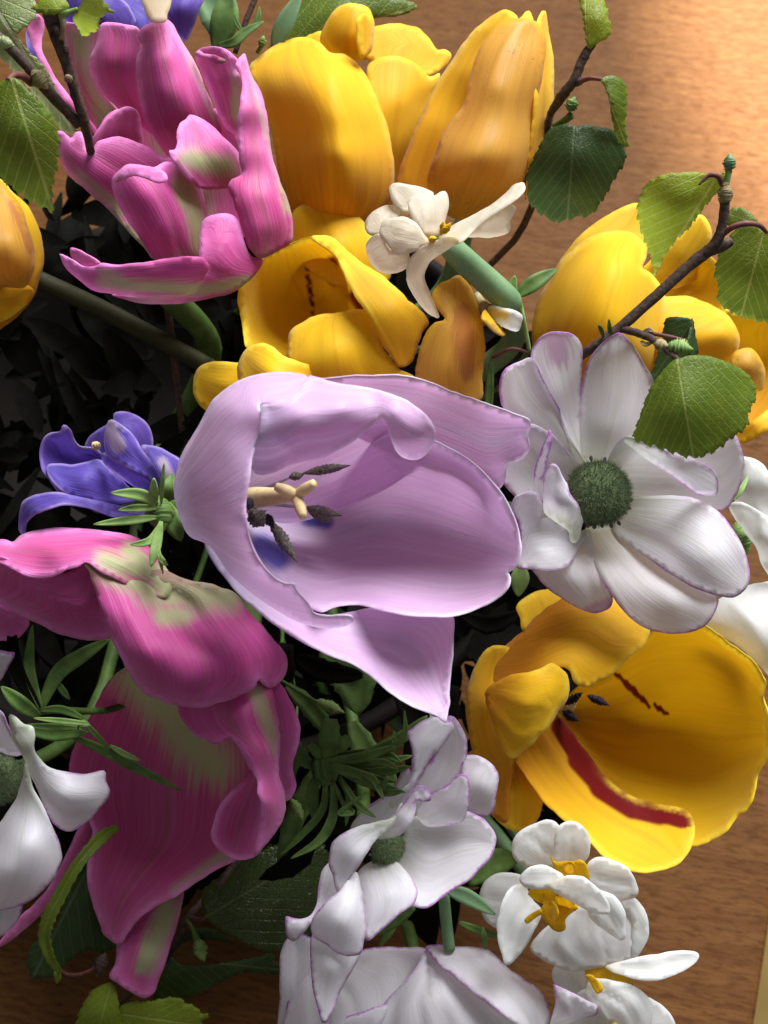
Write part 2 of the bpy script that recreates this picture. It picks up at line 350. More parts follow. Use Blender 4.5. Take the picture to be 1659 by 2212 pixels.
        if ruf: h = h + ruf * ed * wiggle(V[:, 0] * 0.9 + V[:, 1] * 0.63 + 1000, 95, sd + 500, 2) + ruf * 0.6 * ed * wiggle(V[:, 0] * -0.5 + V[:, 1] * 0.9 + 4000, 70, sd + 900, 1)
        if s.crease: h = h - s.crease * np.exp(-(arc_u / 0.07) ** 2) * np.clip(d / 25, 0, 1)
        if wrk: h = h + wrk * wiggle(arc_u * 60 + 500 + 6 * np.sin(arc_v * 4), 14, sd + 77, 2) * np.clip(d / 20, 0, 1)
        if fold: h = h + fold * np.abs(arc_u)
        W = pts(np.c_[V, h])
        f0 = np.array(Fc)
        if len(f0):
            nn = np.cross(W[f0[:, 1]] - W[f0[:, 0]], W[f0[:, 2]] - W[f0[:, 0]]).sum(0)
            if nn @ FW > 0: Fc = [f[::-1] for f in Fc]
        ob = link_mesh(name, W, Fc, mat or s.mat, parent or s.e, s.o, solid=thick); me = ob.data
        uvl = me.uv_layers.new(name='petal'); vi = np.zeros(len(me.loops), int); me.loops.foreach_get('vertex_index', vi)
        uvl.data.foreach_set('uv', np.c_[arc_u, arc_v][vi].ravel())
        at = me.attributes.new('edge', 'FLOAT', 'POINT'); at.data.foreach_set('value', np.clip(d / 60.0, 0, 1))
        mk = np.zeros(len(V))
        for m in marks:
            q = np.array([p for p in s._w([(m[0], m[1]), (m[2], m[3])], mp)]); rad = m[4] * k
            ab = q[1] - q[0]; tt = np.clip(((V - q[0]) @ ab) / max(ab @ ab, 1e-6), 0, 1)
            taper = m[5] if len(m) > 5 else 0.0
            rr = rad * (1 - taper * np.abs(2 * tt - 1))
            dd = np.linalg.norm(V - (q[0] + ab * tt[:, None]), axis=1); mk = np.maximum(mk, np.clip(mark_gain * (1 - dd / np.maximum(rr, 1)), 0, 1))
        at = me.attributes.new('mark', 'FLOAT', 'POINT'); at.data.foreach_set('value', mk)
        return ob
    def tube(s, P, mat, name='stem', mp=None, sides=10, world=None, parent=None, knob=0.0):
        """P: (x, y, h, radius); radius in grid units"""
        Q = np.array(s._w([(p[0], p[1], p[2]) for p in P], mp)); rad = np.array([p[3] for p in P], float)
        W = np.c_[pts(Q), rad * S]
        if world is not None: W = np.vstack([W, world])
        W = np.c_[catmull(W[:, :3] * 1000, False, 6) / 1000, catmull(np.c_[W[:, 3], W[:, 3] * 0 + np.arange(len(W))], False, 6)[:, 0]]
        return s.tube_w(W, mat, name, sides, parent, knob)
    def tube_w(s, W, mat, name, sides=10, parent=None, knob=0.0):
        V, Fc = tube_geo(W, sides, knob)
        return link_mesh(name, V, Fc, mat, parent or s.e, s.o)
    def blob(s, p0, p1, r, mat, name, mp=None, n=8, prof=(0.05, .55, .85, 1, .95, .75, .4, .05), parent=None, knob=0.12):
        P = [(p0[0] + (p1[0] - p0[0]) * i / (len(prof) - 1), p0[1] + (p1[1] - p0[1]) * i / (len(prof) - 1), p0[2] + (p1[2] - p0[2]) * i / (len(prof) - 1), max(r * w, 0.3)) for i, w in enumerate(prof)]
        return s.tube(P, mat, name, mp, n, parent=parent, knob=knob)
    def strip(s, P, w, mat, name='leaf', mp=None, roll=0.0, cup=0.25, teeth=0.0, parent=None, prof=None):
        """ribbon leaf; P (x,y,h), w full width in grid units"""
        Q = catmull(np.array(s._w(P, mp)), False, 7); n = len(Q); W = []
        T = np.gradient(Q, axis=0); T /= np.maximum(np.linalg.norm(T[:, :2], axis=1), 1e-6)[:, None]
        Nn = np.stack([-T[:, 1], T[:, 0]], 1)
        for i in range(n):
            t = i / (n - 1); pf = (math.sin(math.pi * min(1, t * .93 + .07)) ** .7 if prof is None else np.interp(t, np.linspace(0, 1, len(prof)), prof))
            hw = w * .5 * max(pf, 0.03) * (1 + teeth * (1 if i % 3 == 0 else -.5))
            for j in (-1, -.5, 0, .5, 1):
                W.append((Q[i, 0] + Nn[i, 0] * hw * j * math.cos(roll), Q[i, 1] + Nn[i, 1] * hw * j * math.cos(roll), Q[i, 2] + hw * j * math.sin(roll) + cup * hw * abs(j)))
        Fc = [[i * 5 + j, i * 5 + j + 1, i * 5 + j + 6, i * 5 + j + 5] for i in range(n - 1) for j in range(4)]
        ob = link_mesh(name, pts(W), Fc, mat, parent or s.e, s.o, solid=0.00025)
        uvl = ob.data.uv_layers.new(name='petal'); vi = np.zeros(len(ob.data.loops), int); ob.data.loops.foreach_get('vertex_index', vi)
        uvl.data.foreach_set('uv', np.c_[(vi % 5) * .25 - .5, (vi // 5) / n].ravel().astype(float))
        return ob
    def stem(s, r=26, mat='green_blue', via=(), base=None):
        b = base or s.bpx; _seed[0] += 1; rg = np.random.default_rng(_seed[0])
        a = rg.uniform(0, 6.28); q = rg.uniform(0, .030)
        top = VASE + np.array([math.cos(a) * q, math.sin(a) * q, 0]); bot = VASE + np.array([-math.cos(a) * q * .6, -math.sin(a) * q * .6, -VASE_H + 0.012])
        P = [np.r_[pt(*b), r * S]] + [np.r_[pt(*v), r * S] for v in via]
        if not via: P.append(np.r_[pt(b[0] + (760 - b[0]) * .25, b[1] + (1150 - b[1]) * .25, b[2] - 260), r * S])
        P += [np.r_[top, r * S], np.r_[bot, r * S]]
        P = np.array(P); W = np.c_[catmull(P[:, :3] * 1000, False, 8) / 1000, np.full((len(P) - 1) * 8 + 1, r * S)]
        return s.tube_w(W, mat, 'stem', 10)

def tube_geo(W, sides, knob=0.0):
    n = len(W); V = []; T = np.gradient(W[:, :3], axis=0); T /= np.maximum(np.linalg.norm(T, axis=1), 1e-9)[:, None]
    ref = np.array([0.3, -0.5, 0.8]); _seed[0] += 1; rg = np.random.default_rng(_seed[0])
    a = np.cross(T[0], ref); a /= np.linalg.norm(a)
    for i in range(n):
        a = a - T[i] * (a @ T[i]); a /= max(np.linalg.norm(a), 1e-9); b = np.cross(T[i], a)
        for j in range(sides):
            th = 2 * math.pi * j / sides; r = W[i, 3] * (1 + (knob * rg.normal() if knob else 0))
            V.append(W[i, :3] + (a * math.cos(th) + b * math.sin(th)) * r)
    Fc = [[i * sides + j, i * sides + (j + 1) % sides, (i + 1) * sides + (j + 1) % sides, (i + 1) * sides + j] for i in range(n - 1) for j in range(sides)]
    Fc.append(list(range(sides))[::-1]); Fc.append([(n - 1) * sides + j for j in range(sides)])
    return np.array(V), Fc

def hairy_centre(th, x, y, h, r, axis, mp=None, spikes=420, squash=0.8, dots=18):
    """domed anemone centre: cone, hairs, ring of stamens. axis in grid space (right, down, toward camera)"""
    k = MAPS[mp or th.mp][2]; x, y, h = th._w([(x, y, h)], mp)[0]; r = r * k
    ax = RT * axis[0] - UP * axis[1] - FW * axis[2]; ax /= np.linalg.norm(ax)
    e1 = np.cross(ax, [0.2, .9, .1]); e1 /= np.linalg.norm(e1); e2 = np.cross(ax, e1); c = pt(x, y, h); R0 = r * S
    V, Fc = [], []; nr, ns = 10, 28
    for i in range(nr + 1):
        ph = math.pi * 0.62 * i / nr
        for j in range(ns):
            t = 2 * math.pi * j / ns; V.append(c + (e1 * math.cos(t) + e2 * math.sin(t)) * R0 * math.sin(ph) + ax * R0 * squash * math.cos(ph))
    Fc = [[i * ns + j, i * ns + (j + 1) % ns, (i + 1) * ns + (j + 1) % ns, (i + 1) * ns + j] for i in range(nr) for j in range(ns)]
    cone = link_mesh('centre', V, Fc, 'cone', th.e, th.o)
    V, Fc = [], []
    rg = np.random.default_rng(int(abs(x)) + 1)
    for q in range(spikes * 8):
        cz = 1 - rg.uniform() * 1.25; t = rg.uniform(0, 6.283); sz = math.sqrt(max(0, 1 - cz * cz)); rad = (e1 * math.cos(t) + e2 * math.sin(t))
        n = rad * sz + ax * cz; p = c + rad * sz * R0 * .97 + ax * cz * R0 * squash * .97
        d = n + rg.normal(size=3) * .45; d /= np.linalg.norm(d); ln = R0 * rg.uniform(.08, .26); w = R0 * 0.011
        s1 = np.cross(d, [0.3, 0.1, 0.9]); s1 /= np.linalg.norm(s1); s2 = np.cross(d, s1); b = len(V)
        V += [p + s1 * w, p - s1 * w * .5 + s2 * w, p - s1 * w * .5 - s2 * w, p + d * ln]; Fc += [[b, b + 1, b + 3], [b + 1, b + 2, b + 3], [b + 2, b, b + 3]]
    hr = link_mesh('hairs', V, Fc, 'hair', cone, th.o, smooth=False); hr['kind'] = 'stuff'
    V, Fc = [], []
    for q in range(dots):
        t = rg.uniform(0, 6.283); rad = e1 * math.cos(t) + e2 * math.sin(t); rr = R0 * rg.uniform(0.92, 1.14); p = c + rad * rr + ax * R0 * rg.uniform(-.15, .12)
        a0 = c + rad * R0 * .6 - ax * R0 * .3
        W = np.c_[np.linspace(a0, p, 4), np.full(4, R0 * .022)]; W = np.vstack([W, np.r_[p + rad * R0 * .03, R0 * .06], np.r_[p + rad * R0 * .10, R0 * .065], np.r_[p + rad * R0 * .16, R0 * .02]])
        v, f = tube_geo(W, 6); b = len(V); V += list(v); Fc += [[i + b for i in ff] for ff in f]
    st = link_mesh('stamens', V, Fc, 'anther', th.e, th.o); st['kind'] = 'stuff'
    return cone

# ------------------------------------------------------------------ table, floor, vase
def ray_table(x, y, z=0.0):
    d = FW + RT * (x - CX) / FPX - UP * (y - CY) / FPX
    return CAM + d * ((z - CAM[2]) / d[2])
def wood():
    t = NT('table_wood')
    geo = t.n('ShaderNodeTexCoord').outputs['Object']
    mp_ = t.n('ShaderNodeMapping'); t.l(geo, mp_.inputs[0]); mp_.inputs['Rotation'].default_value = (0, 0, math.radians(9))
    g = mp_.outputs[0]
    long = t.noise(t.scalev(g, (5, 60, 1)), 4.0, 5.0, 0.6, 0.6)
    fleck = t.noise(t.scalev(g, (70, 330, 1)), 2.2, 4.0, 0.65, 0.3)
    pore = t.noise(t.scalev(g, (120, 900, 1)), 2.0, 2.0, 0.6)
    blot = t.noise(g, 9.0, 3.0)
    c = t.mix(t.mapr(long, 0.3, 0.7), (0.0979, 0.0392, 0.0118), (0.1312, 0.0582, 0.0173))
    c = t.mix(t.math('MULTIPLY', t.mapr(fleck, 0.44, 0.66), 0.65), c, (0.0471, 0.0166, 0.0050))
    c = t.mix(t.math('MULTIPLY', t.mapr(pore, 0.58, 0.70), 0.5), c, (0.0648, 0.0230, 0.0072))
    c = t.mix(t.math('MULTIPLY', t.mapr(blot, 0.35, 0.75), 0.25), c, (0.0706, 0.0268, 0.0084))
    t.l(c, t.b.inputs['Base Color']); t.b.inputs['Roughness'].default_value = 0.48
    t.l(t.mapr(fleck, 0.3, 0.7, 0.55, 0.72), t.b.inputs['Roughness'])
    t.b.inputs['Specular IOR Level'].default_value = 0.06
    bp = t.n('ShaderNodeBump'); bp.inputs['Strength'].default_value = 0.4; bp.inputs['Distance'].default_value = 0.0004
    t.l(t.math('ADD', fleck, pore), bp.inputs['Height']); t.l(bp.outputs[0], t.b.inputs['Normal'])
    return t.m
MT['wood'] = wood()
ea, eb = ray_table(1634, 2212), ray_table(1661, 2030)
ed = (eb - ea) / np.linalg.norm(eb - ea); ln = np.array([-ed[1], ed[0], 0]); ln = ln if ln[0] < 0 else -ln
E0, E1 = ea - ed * 0.9, ea + ed * 1.1
rim = [E0, E1, E1 + ln * 1.5, E0 + ln * 1.5]
if np.cross(rim[1] - rim[0], rim[2] - rim[1])[2] < 0: rim = rim[::-1]
top = [np.array([p[0], p[1], 0]) for p in rim]; low = [p + np.array([0, 0, -0.03]) for p in top]
tb = link_mesh('table', np.array(top + low), [[0, 1, 2, 3], [7, 6, 5, 4]] + [[i + 4, (i + 1) % 4 + 4, (i + 1) % 4, i] for i in range(4)], 'wood', smooth=False)
bv = tb.modifiers.new('bevel', 'BEVEL'); bv.width = 0.003; bv.segments = 3
tb['kind'] = 'structure'; tb['label'] = 'warm brown wooden table top under the bouquet'; tb['category'] = 'table'
fl = link_mesh('floor', np.array([(-4, -4, -.74), (4, -4, -.74), (4, 4, -.74), (-4, 4, -.74)]), [[0, 1, 2, 3]], 'floor', smooth=False)
fl['kind'] = 'structure'; fl['label'] = 'dull brown floor below the table edge'; fl['category'] = 'floor'

VASE = pt(470, 960, -880); VASE_H = VASE[2]
def bowl():
    prof = [(0.055, 0), (0.060, .003), (0.062, .06), (0.088, .45), (0.100, .85), (0.103, .97), (0.102, 1.0), (0.099, 1.0), (0.097, .95), (0.092, .70), (0.080, .40), (0.058, .14), (0.02, .12)]
    V, Fc = [], []; ns = 72
    for r, z in prof:
        for j in range(ns):
            a = 2 * math.pi * j / ns; V.append((VASE[0] + 0.98 * r * math.cos(a), VASE[1] + 0.98 * r * math.sin(a), z * VASE_H))
    Fc = [[i * ns + j, i * ns + (j + 1) % ns, (i + 1) * ns + (j + 1) % ns, (i + 1) * ns + j] for i in range(len(prof) - 1) for j in range(ns)]
    Fc += [list(range(ns))[::-1], [(len(prof) - 1) * ns + j for j in range(ns)]]
    o = link_mesh('bowl', V, Fc, 'vase', origin=(VASE[0], VASE[1], 0))
    o['label'] = 'wide bowl holding the stems, added under the flowers, gap shade put into its near black colour'; o['category'] = 'bowl'
bowl()

# ================================================================== FLOWERS
GT, GA, GD, GB = 'yellow tulips in the bouquet', 'white anemones with purple edges', 'double daffodils in the bouquet', 'birch twigs tucked into the bouquet'

# ---- lilac tulip
f = Thing('tulip', 'large open lilac tulip with grey anthers, in the middle of the bouquet', 'tulip', (300, 700, -190), 'D', 200, 'lilac')
f.stem(30)
f.petal([(380,560),(420,470),(600,370),(900,240),(1150,320),(1080,480),(800,640),(500,700)], [(390,580,-150),(600,400,-60),(900,260,10),(1150,340,-20),(800,560,-190),(500,660,-170)], (350,640,1100,330), rag=0)
f.petal([(640,100),(700,108),(800,100),(900,95),(1000,92),(1100,106),(1250,165),(1400,218),(1500,255),(1560,280),(1563,300),(1550,340),(1562,395),(1520,440),(1470,460),(1460,520),(1430,562),(1360,520),(1250,470),(1100,420),(900,360),(700,300)],
        [(640,110,90),(900,100,60),(1100,115,30),(1400,225,15),(1558,300,20),(1540,420,-10),(1430,560,-70),(1250,300,-40),(1100,400,-90),(900,300,-40)], (300,500,1560,320), rag=1.5, ruf=6, curl=10, curl_w=12)
f.petal([(380,640),(480,560),(650,500),(820,430),(1000,330),(1100,345),(1180,372),(1330,462),(1430,565),(1495,680),(1523,800),(1515,860),(1497,893),(1470,908),(1479,935),(1468,975),(1420,1020),(1330,1062),(1230,1090),(1080,1088),(960,1068),(850,1042),(760,1048),(690,1070),(560,985),(430,850)],
        [(400,650,-230),(600,620,-260),(900,750,-300),(1200,760,-210),(1000,345,-10),(1180,385,-10),(1430,570,0),(1515,800,25),(1470,920,20),(1230,1085,25),(960,1066,40),(700,1070,50),(450,830,-180),(1350,620,-90),(1350,950,-60),(800,950,-150),(620,880,-190)],
        (360,640,1520,800), rag=1.2, ruf=5, curl=12, curl_w=12, marks=[(450,800,520,850,90),(640,690,720,700,50)])
f.petal([(215,770),(300,800),(450,930),(600,1040),(700,1090),(830,1075),(960,1055),(1100,1075),(1233,1085),(1240,1180),(1234,1300),(1225,1400),(1228,1450),(1222,1500),(1218,1537),(1180,1505),(1080,1465),(980,1405),(890,1325),(830,1290),(720,1245),(600,1185),(480,1105),(380,1020),(290,920),(230,830)],
        [(225,790,10),(300,920,20),(450,1060,45),(450,940,20),(700,1120,0),(960,1065,-25),(1230,1095,-40),(1238,1250,-30),(1222,1440,0),(1218,1530,15),(1000,1200,-75),(1100,1350,-45),(1090,1460,40),(890,1315,60),(720,1235,75),(600,1170,65)],
        (420,800,1218,1535), rag=1.2, ruf=4, curl=14, curl_w=10)
f.petal([(440,208),(446,250),(438,330),(412,420),(400,500),(384,600),(380,660),(390,750),(432,850),(500,935),(560,962),(578,958),(590,985),(640,1040),(665,1080),(720,1092),(790,1090),(825,1095),(830,1112),(800,1135),(690,1142),(600,1118),(430,1015),(320,920),(230,800),(150,765),(110,690),(87,600),(85,530),(110,430),(180,310),(250,190),(340,120),(430,88),(520,78),(640,98),(600,180),(520,215)],
        [(440,212,235),(430,330,225),(405,430,235),(382,620,240),(400,760,240),(500,935,215),(640,1045,175),(820,1110,150),(690,1140,120),(600,1115,85),(430,1012,65),(235,800,40),(150,762,10),(87,560,-40),(180,310,40),(340,125,70),(520,85,90),(640,100,120),(230,560,170),(300,400,205),(300,700,205),(430,930,190),(560,1030,165),(330,230,185),(520,160,190)],
        (90,700,700,400), rag=1.0, ruf=3, curl=0, wrk=3)
f.petal([(446,250),(438,330),(412,420),(412,470),(425,503),(490,502),(560,466),(620,452),(690,440),(760,405),(830,365),(900,310),(948,268),(985,350),(1015,415),(1060,443),(1110,437),(1158,385),(1172,330),(1140,265),(1060,200),(960,160),(850,135),(740,118),(640,98),(600,150),(560,190),(500,212),(446,214)],
        [(446,240,240),(412,430,215),(425,500,165),(560,466,150),(700,440,150),(830,362,160),(945,275,185),(1050,440,120),(1110,430,105),(1168,330,150),(1060,210,175),(850,140,160),(640,105,160),(600,250,262),(800,220,258),(1000,240,235),(560,340,240),(760,320,225),(1080,330,205)],
        (350,250,1150,350), rag=1.2, ruf=4, curl=6, curl_w=10, wrk=3)
for a, b, r in (((560,515,-70),(625,505,-60),9), ((615,500,-60),(820,465,-10),10), ((625,640,-120),(785,675,-90),11), ((640,655,-135),(745,705,-140),9), ((480,690,-60),(597,868,-30),13)):
    f.blob(a, b, r, 'anther', 'anther', parent=None, knob=0.1)
f.blob((400,650,10),(460,720,20),17,'anther','anther',knob=0.25)
f.blob((398,600,-20),(398,650,0),9,'black','anther')
f.blob((458,665,-50),(500,725,-40),10,'black','anther')
for a, b in (((380,590,-170),(565,515,-75)), ((380,600,-170),(630,642,-125)), ((380,640,-160),(480,690,-60)), ((380,640,-150),(430,690,0))):
    f.tube([(*a, 5), ((a[0]+b[0])/2, (a[1]+b[1])/2+6, (a[2]+b[2])/2, 4), (*b, 3)], 'filament', 'filament')
p = f.tube([(330,640,-180,28),(400,605,-120,24),(500,595,-40,18),(590,590,30,13)], 'stigma', 'pistil')
for q in ((508,553,45),(668,538,60),(622,682,70)):
    f.tube([(592,590,30,10),((592+q[0])/2,(590+q[1])/2,48,12),(q[0],q[1],q[2],8)], 'stigma', 'stigma', parent=p)

# ---- yellow tulip behind the lilac one
f = Thing('tulip', 'open yellow tulip with a red streaked cup, right behind the lilac tulip', 'tulip', (640, 1800, -260), 'B', -50, 'yellow', GT)
f.stem(30)
f.petal([(340,1120),(348,960),(420,905),(500,893),(590,930),(660,985),(720,1090),(790,1250),(600,1300),(400,1200)], [(350,1100,-170),(350,960,-140),(500,895,-150),(660,990,-170),(760,1240,-190),(550,1100,-90)], (600,1700,500,893), mat='yellow')
f.petal([(118,1290),(180,1200),(260,1130),(350,1098),(430,1072),(500,1078),(600,1150),(720,1290),(800,1420),(760,1560),(560,1560),(330,1600),(250,1600),(145,1570),(125,1440),(108,1350)],
        [(112,1330,30),(180,1200,0),(350,1100,-40),(500,1080,-10),(700,1280,0),(780,1450,-60),(500,1300,-270),(350,1380,-270),(200,1500,-110),(140,1560,30),(560,1560,-150)], (600,1750,300,1090), ruf=7, rag=2.5, marks=[(410,1190,445,1420,22,.5),(530,1180,540,1260,50),(620,1330,660,1390,40)], curl=8, curl_w=14)
f.petal([(430,1066),(500,1060),(560,1095),(640,1165),(740,1230),(850,1330),(960,1450),(935,1500),(905,1590),(880,1640),(830,1655),(770,1580),(735,1520),(700,1440),(640,1350),(600,1280),(565,1190),(520,1130)],
        [(440,1070,20),(560,1100,50),(740,1240,60),(950,1450,50),(835,1650,80),(700,1430,120),(600,1280,110),(565,1190,80),(780,1400,125)], (860,1700,480,1060), ruf=7, rag=3)
f.petal([(325,1600),(340,1490),(420,1430),(500,1412),(580,1408),(690,1394),(725,1450),(750,1550),(830,1660),(900,1700),(900,1800),(600,1830),(300,1800),(310,1690)],
        [(330,1570,60),(420,1432,50),(580,1408,60),(690,1396,70),(750,1550,90),(900,1740,60),(600,1820,60),(300,1790,60),(540,1560,130),(420,1620,120)], (600,1900,520,1400), ruf=8, rag=3)
f.petal([(100,1650),(140,1572),(205,1545),(265,1565),(310,1600),(370,1625),(440,1660),(430,1740),(250,1790),(120,1730)], [(105,1650,60),(205,1548,90),(310,1605,130),(430,1700,110),(240,1670,165),(130,1740,90)], (500,1800,160,1560), ruf=7, rag=2)
f.bulge=.55
f.petal([(905,1720),(915,1600),(955,1490),(995,1450),(1032,1432),(990,1380),(975,1330),(1000,1290),(1060,1255),(1090,1236),(1135,1255),(1170,1330),(1200,1430),(1212,1550),(1205,1680),(1195,1800),(1000,1820)],
        [(905,1710,40),(960,1480,80),(1032,1432,95),(980,1330,60),(1090,1240,40),(1170,1330,10),(1210,1550,0),(1195,1780,-20),(1080,1500,110),(1060,1680,95),(1070,1340,75)], (1050,1900,1080,1240), mat='peach', ruf=5, rag=3, marks=[(1110,1400,1130,1680,90,.3)])
f.bulge=1
f.petal([(418,850),(424,800),(450,783),(500,782),(560,790),(590,840),(500,890),(445,888)], [(420,850,-20),(450,785,-10),(560,800,20),(500,880,10),(490,830,30)], (600,880,430,820), mp='Z')
f.blob((900,1230,-60),(905,1260,-50),14,'black','anther')

# ---- tall yellow tulip at the back
f = Thing('tulip', 'tall yellow tulip with rolled back petals, beside the pink and green tulip', 'tulip', (640, 1000, -220), 'B', -230, 'yellow', GT)
f.stem(30)
f.petal([(700,130),(760,110),(830,104),(900,120),(960,170),(1000,225),(1035,222),(1062,245),(1050,290),(1000,330),(900,350),(800,300),(690,270),(640,200)], [(720,130,-60),(830,108,-80),(960,175,-100),(1055,250,-110),(1000,320,-90),(700,260,-40),(860,220,-60)], (700,800,850,105), ruf=6, rag=2.5)
f.petal([(160,292),(240,245),(360,180),(480,140),(520,250),(300,420)], [(160,300,-60),(300,220,-80),(480,145,-70),(400,330,-60)], (500,900,300,180))
f.bulge=.7
f.petal([(472,180),(500,100),(545,38),(600,13),(640,16),(690,33),(714,80),(714,160),(700,235),(670,270),(600,262),(520,240)], [(476,170,-30),(545,40,0),(620,15,10),(700,50,-10),(712,150,-40),(690,250,-50),(640,75,55),(620,180,50),(550,160,25)], (620,900,620,15), ruf=3)
f.petal([(645,78),(680,55),(712,85),(716,160),(700,235),(660,260),(640,170)], [(648,80,72),(690,60,45),(714,120,20),(700,230,10),(655,250,58),(645,170,66)], (680,800,680,50), ruf=2)
f.bulge=1
f.petal([(690,290),(740,262),(800,252),(860,262),(920,298),(965,342),(1010,328),(1008,360),(960,480),(890,680),(840,830),(760,960),(720,700),(700,450)], [(700,300,0),(800,256,-10),(920,300,-30),(1005,335,-50),(950,480,-60),(860,740,-70),(740,800,-40),(830,450,20),(780,650,0)], (700,1000,850,250), ruf=8, rag=2)
f.petal([(150,310),(200,250),(290,195),(360,170),(410,166),(470,188),(522,236),(585,245),(640,285),(690,355),(730,440),(770,550),(798,680),(808,790),(795,890),(740,960),(640,1020),(500,1040),(400,1000),(340,960),(290,800),(240,540),(180,400)],
        [(155,320,-10),(230,245,-20),(400,170,-30),(522,238,50),(600,252,10),(690,355,20),(770,550,20),(806,790,-10),(740,950,-20),(500,1030,0),(300,820,0),(240,540,0),(380,320,100),(530,340,150),(545,520,180),(400,620,100),(555,700,180),(545,880,110),(680,600,90),(440,830,85)],
        (560,1040,525,230), ruf=5, rag=1.5, wrk=4)

# ---- closed yellow bud
f = Thing('tulip', 'closed peachy yellow tulip bud standing upright at the back by the table', 'tulip', (1130, 990, -150), 'B', -190, 'peach', GT)
f.stem(28)
f.petal([(1400,900),(1450,300),(1445,120),(1483,45),(1505,150),(1526,280),(1527,420),(1510,560),(1480,660),(1420,800)], [(1440,300,60),(1483,50,20),(1525,300,-30),(1500,600,-20),(1430,750,20),(1480,400,40)], (1350,950,1483,45), mat='yellow', ruf=2)
f.petal([(1340,100),(1375,78),(1410,48),(1432,90),(1420,180),(1360,200)], [(1375,80,20),(1410,50,10),(1430,120,20),(1370,180,40)], (1350,950,1410,48), mat='yellow', ruf=1)
f.petal([(820,830),(830,770),(870,650),(950,470),(1000,370),(1060,280),(1150,150),(1250,68),(1312,43),(1362,78),(1330,110),(1250,200),(1200,330),(1170,460),(1150,700),(1050,900),(940,900)],
        [(825,800,-40),(950,470,-30),(1060,280,-25),(1150,150,-10),(1312,45,20),(1350,85,40),(1000,800,15),(1000,560,10),(1120,320,25),(1240,130,30),(1150,500,25)], (1080,960,1312,43), ruf=3, wrk=3, mat='yellow')
f.petal([(955,840),(965,770),(1005,650),(1060,545),(1110,480),(1140,360),(1190,220),(1270,120),(1340,88),(1400,85),(1452,100),(1490,170),(1470,350),(1440,520),(1425,740),(1385,840),(1310,940),(1200,990),(1080,985),(990,920)],
        [(960,830,50),(1060,545,70),(1140,360,75),(1270,122,65),(1400,88,70),(1485,170,40),(1440,520,40),(1420,740,20),(1310,935,0),(1080,980,0),(1180,700,165),(1270,400,150),(1360,220,115),(1330,700,120),(1100,800,125)],
        (1150,1000,1450,90), ruf=2, wrk=4, marks=[(1010,640,960,820,26,.3)])

# ---- cream double daffodil
f = Thing('daffodil', 'cream double daffodil with twisted petals, in front of the yellow bud', 'daffodil', (1015, 1050, 20), 'B', -10, 'cream', GD, bulge=0.45, crease=5)
f.tube([(1010,1050,60,20),(1060,1110,60,26),(1140,1190,40,29),(1230,1270,20,30),(1310,1345,0,30),(1330,1380,-60,28)], 'green_blue', 'stem')
f.stem(28, base=(464.5+.48*1328, .48*1375, -70), via=((1090, 760, -330),))
f.petal([(672,1010),(700,962),(780,922),(835,945),(810,985),(760,1010),(735,1052),(690,1052)], [(675,1010,120),(780,925,120),(830,950,140),(735,1045,150),(740,980,165)], (850,1050,690,980), ruf=3)
f.petal([(788,832),(820,822),(850,826),(920,840),(985,872),(950,910),(890,905),(875,960),(830,945),(800,905)], [(790,835,130),(850,828,130),(980,875,140),(880,950,150),(890,880,165)], (950,1000,800,830), ruf=4)
f.petal([(870,895),(920,872),(980,882),(1035,860),(1050,915),(1040,980),(1020,1040),(975,1068),(925,1040),(880,975)], [(875,900,160),(960,880,180),(1045,880,170),(1030,1020,160),(930,1030,200),(960,960,215)], (980,1080,960,870), ruf=4)
f.petal([(680,1110),(705,1060),(745,1050),(790,1130),(860,1130),(870,1200),(800,1232),(730,1215),(692,1165)], [(684,1110,150),(720,1060,160),(860,1140,170),(800,1228,130),(720,1205,130),(760,1160,150)], (900,1100,720,1200), ruf=4)
f.petal([(738,1045),(755,1000),(800,980),(850,978),(900,1000),(940,1055),(965,1090),(900,1128),(815,1146),(785,1110)], [(742,1040,190),(800,982,190),(900,1000,200),(960,1090,190),(815,1140,190),(845,1060,235)], (980,1090,750,1040), ruf=4)
f.petal([(1000,1080),(1060,1020),(1150,975),(1230,930),(1300,875),(1350,828),(1390,818),(1397,850),(1340,905),(1250,962),(1180,1015),(1110,1085),(1050,1100)], [(1010,1075,150),(1150,975,140),(1350,830,130),(1395,845,150),(1250,960,190),(1110,1080,180),(1190,980,175)], (1000,1080,1390,830), ruf=4)
f.petal([(1130,1065),(1190,1010),(1260,955),(1335,918),(1357,938),(1328,1000),(1328,1040),(1260,1067),(1190,1068)], [(1140,1060,110),(1260,960,130),(1350,930,130),(1320,1040,100),(1230,1060,90),(1250,1010,115)], (1000,1080,1350,980), ruf=4)
f.petal([(860,1245),(868,1185),(920,1125),(1000,1082),(1080,1065),(1100,1085),(1040,1130),(975,1175),(945,1235),(960,1310),(990,1380),(1008,1432),(955,1405),(900,1340)], [(862,1240,140),(920,1130,190),(1060,1070,190),(1030,1130,200),(940,1220,190),(900,1280,160),(960,1330,120),(1005,1430,50)], (1040,1060,950,1400), ruf=4)
for a, b in (((1010,1060),(1045,1010)), ((1030,1055),(1062,1000)), ((960,1080),(1000,1072)), ((1020,1040),(1030,995))):
    f.blob((a[0],a[1],200),(b[0],b[1],215),6,'pollen','corona')
f = Thing('daffodil_bud', 'small unopened white and yellow bud beside the daffodil stem', 'flower bud', (1230, 1400, 0), 'B', -30, 'snow')
f.petal([(1225,1395),(1245,1372),(1290,1385),(1340,1392),(1385,1420),(1380,1455),(1362,1490),(1310,1475),(1255,1440)], [(1228,1395,30),(1300,1385,40),(1380,1425,30),(1362,1485,10),(1270,1445,20),(1310,1425,75)], (1220,1390,1380,1450), ruf=2, marks=[(1240,1400,1300,1420,40)])
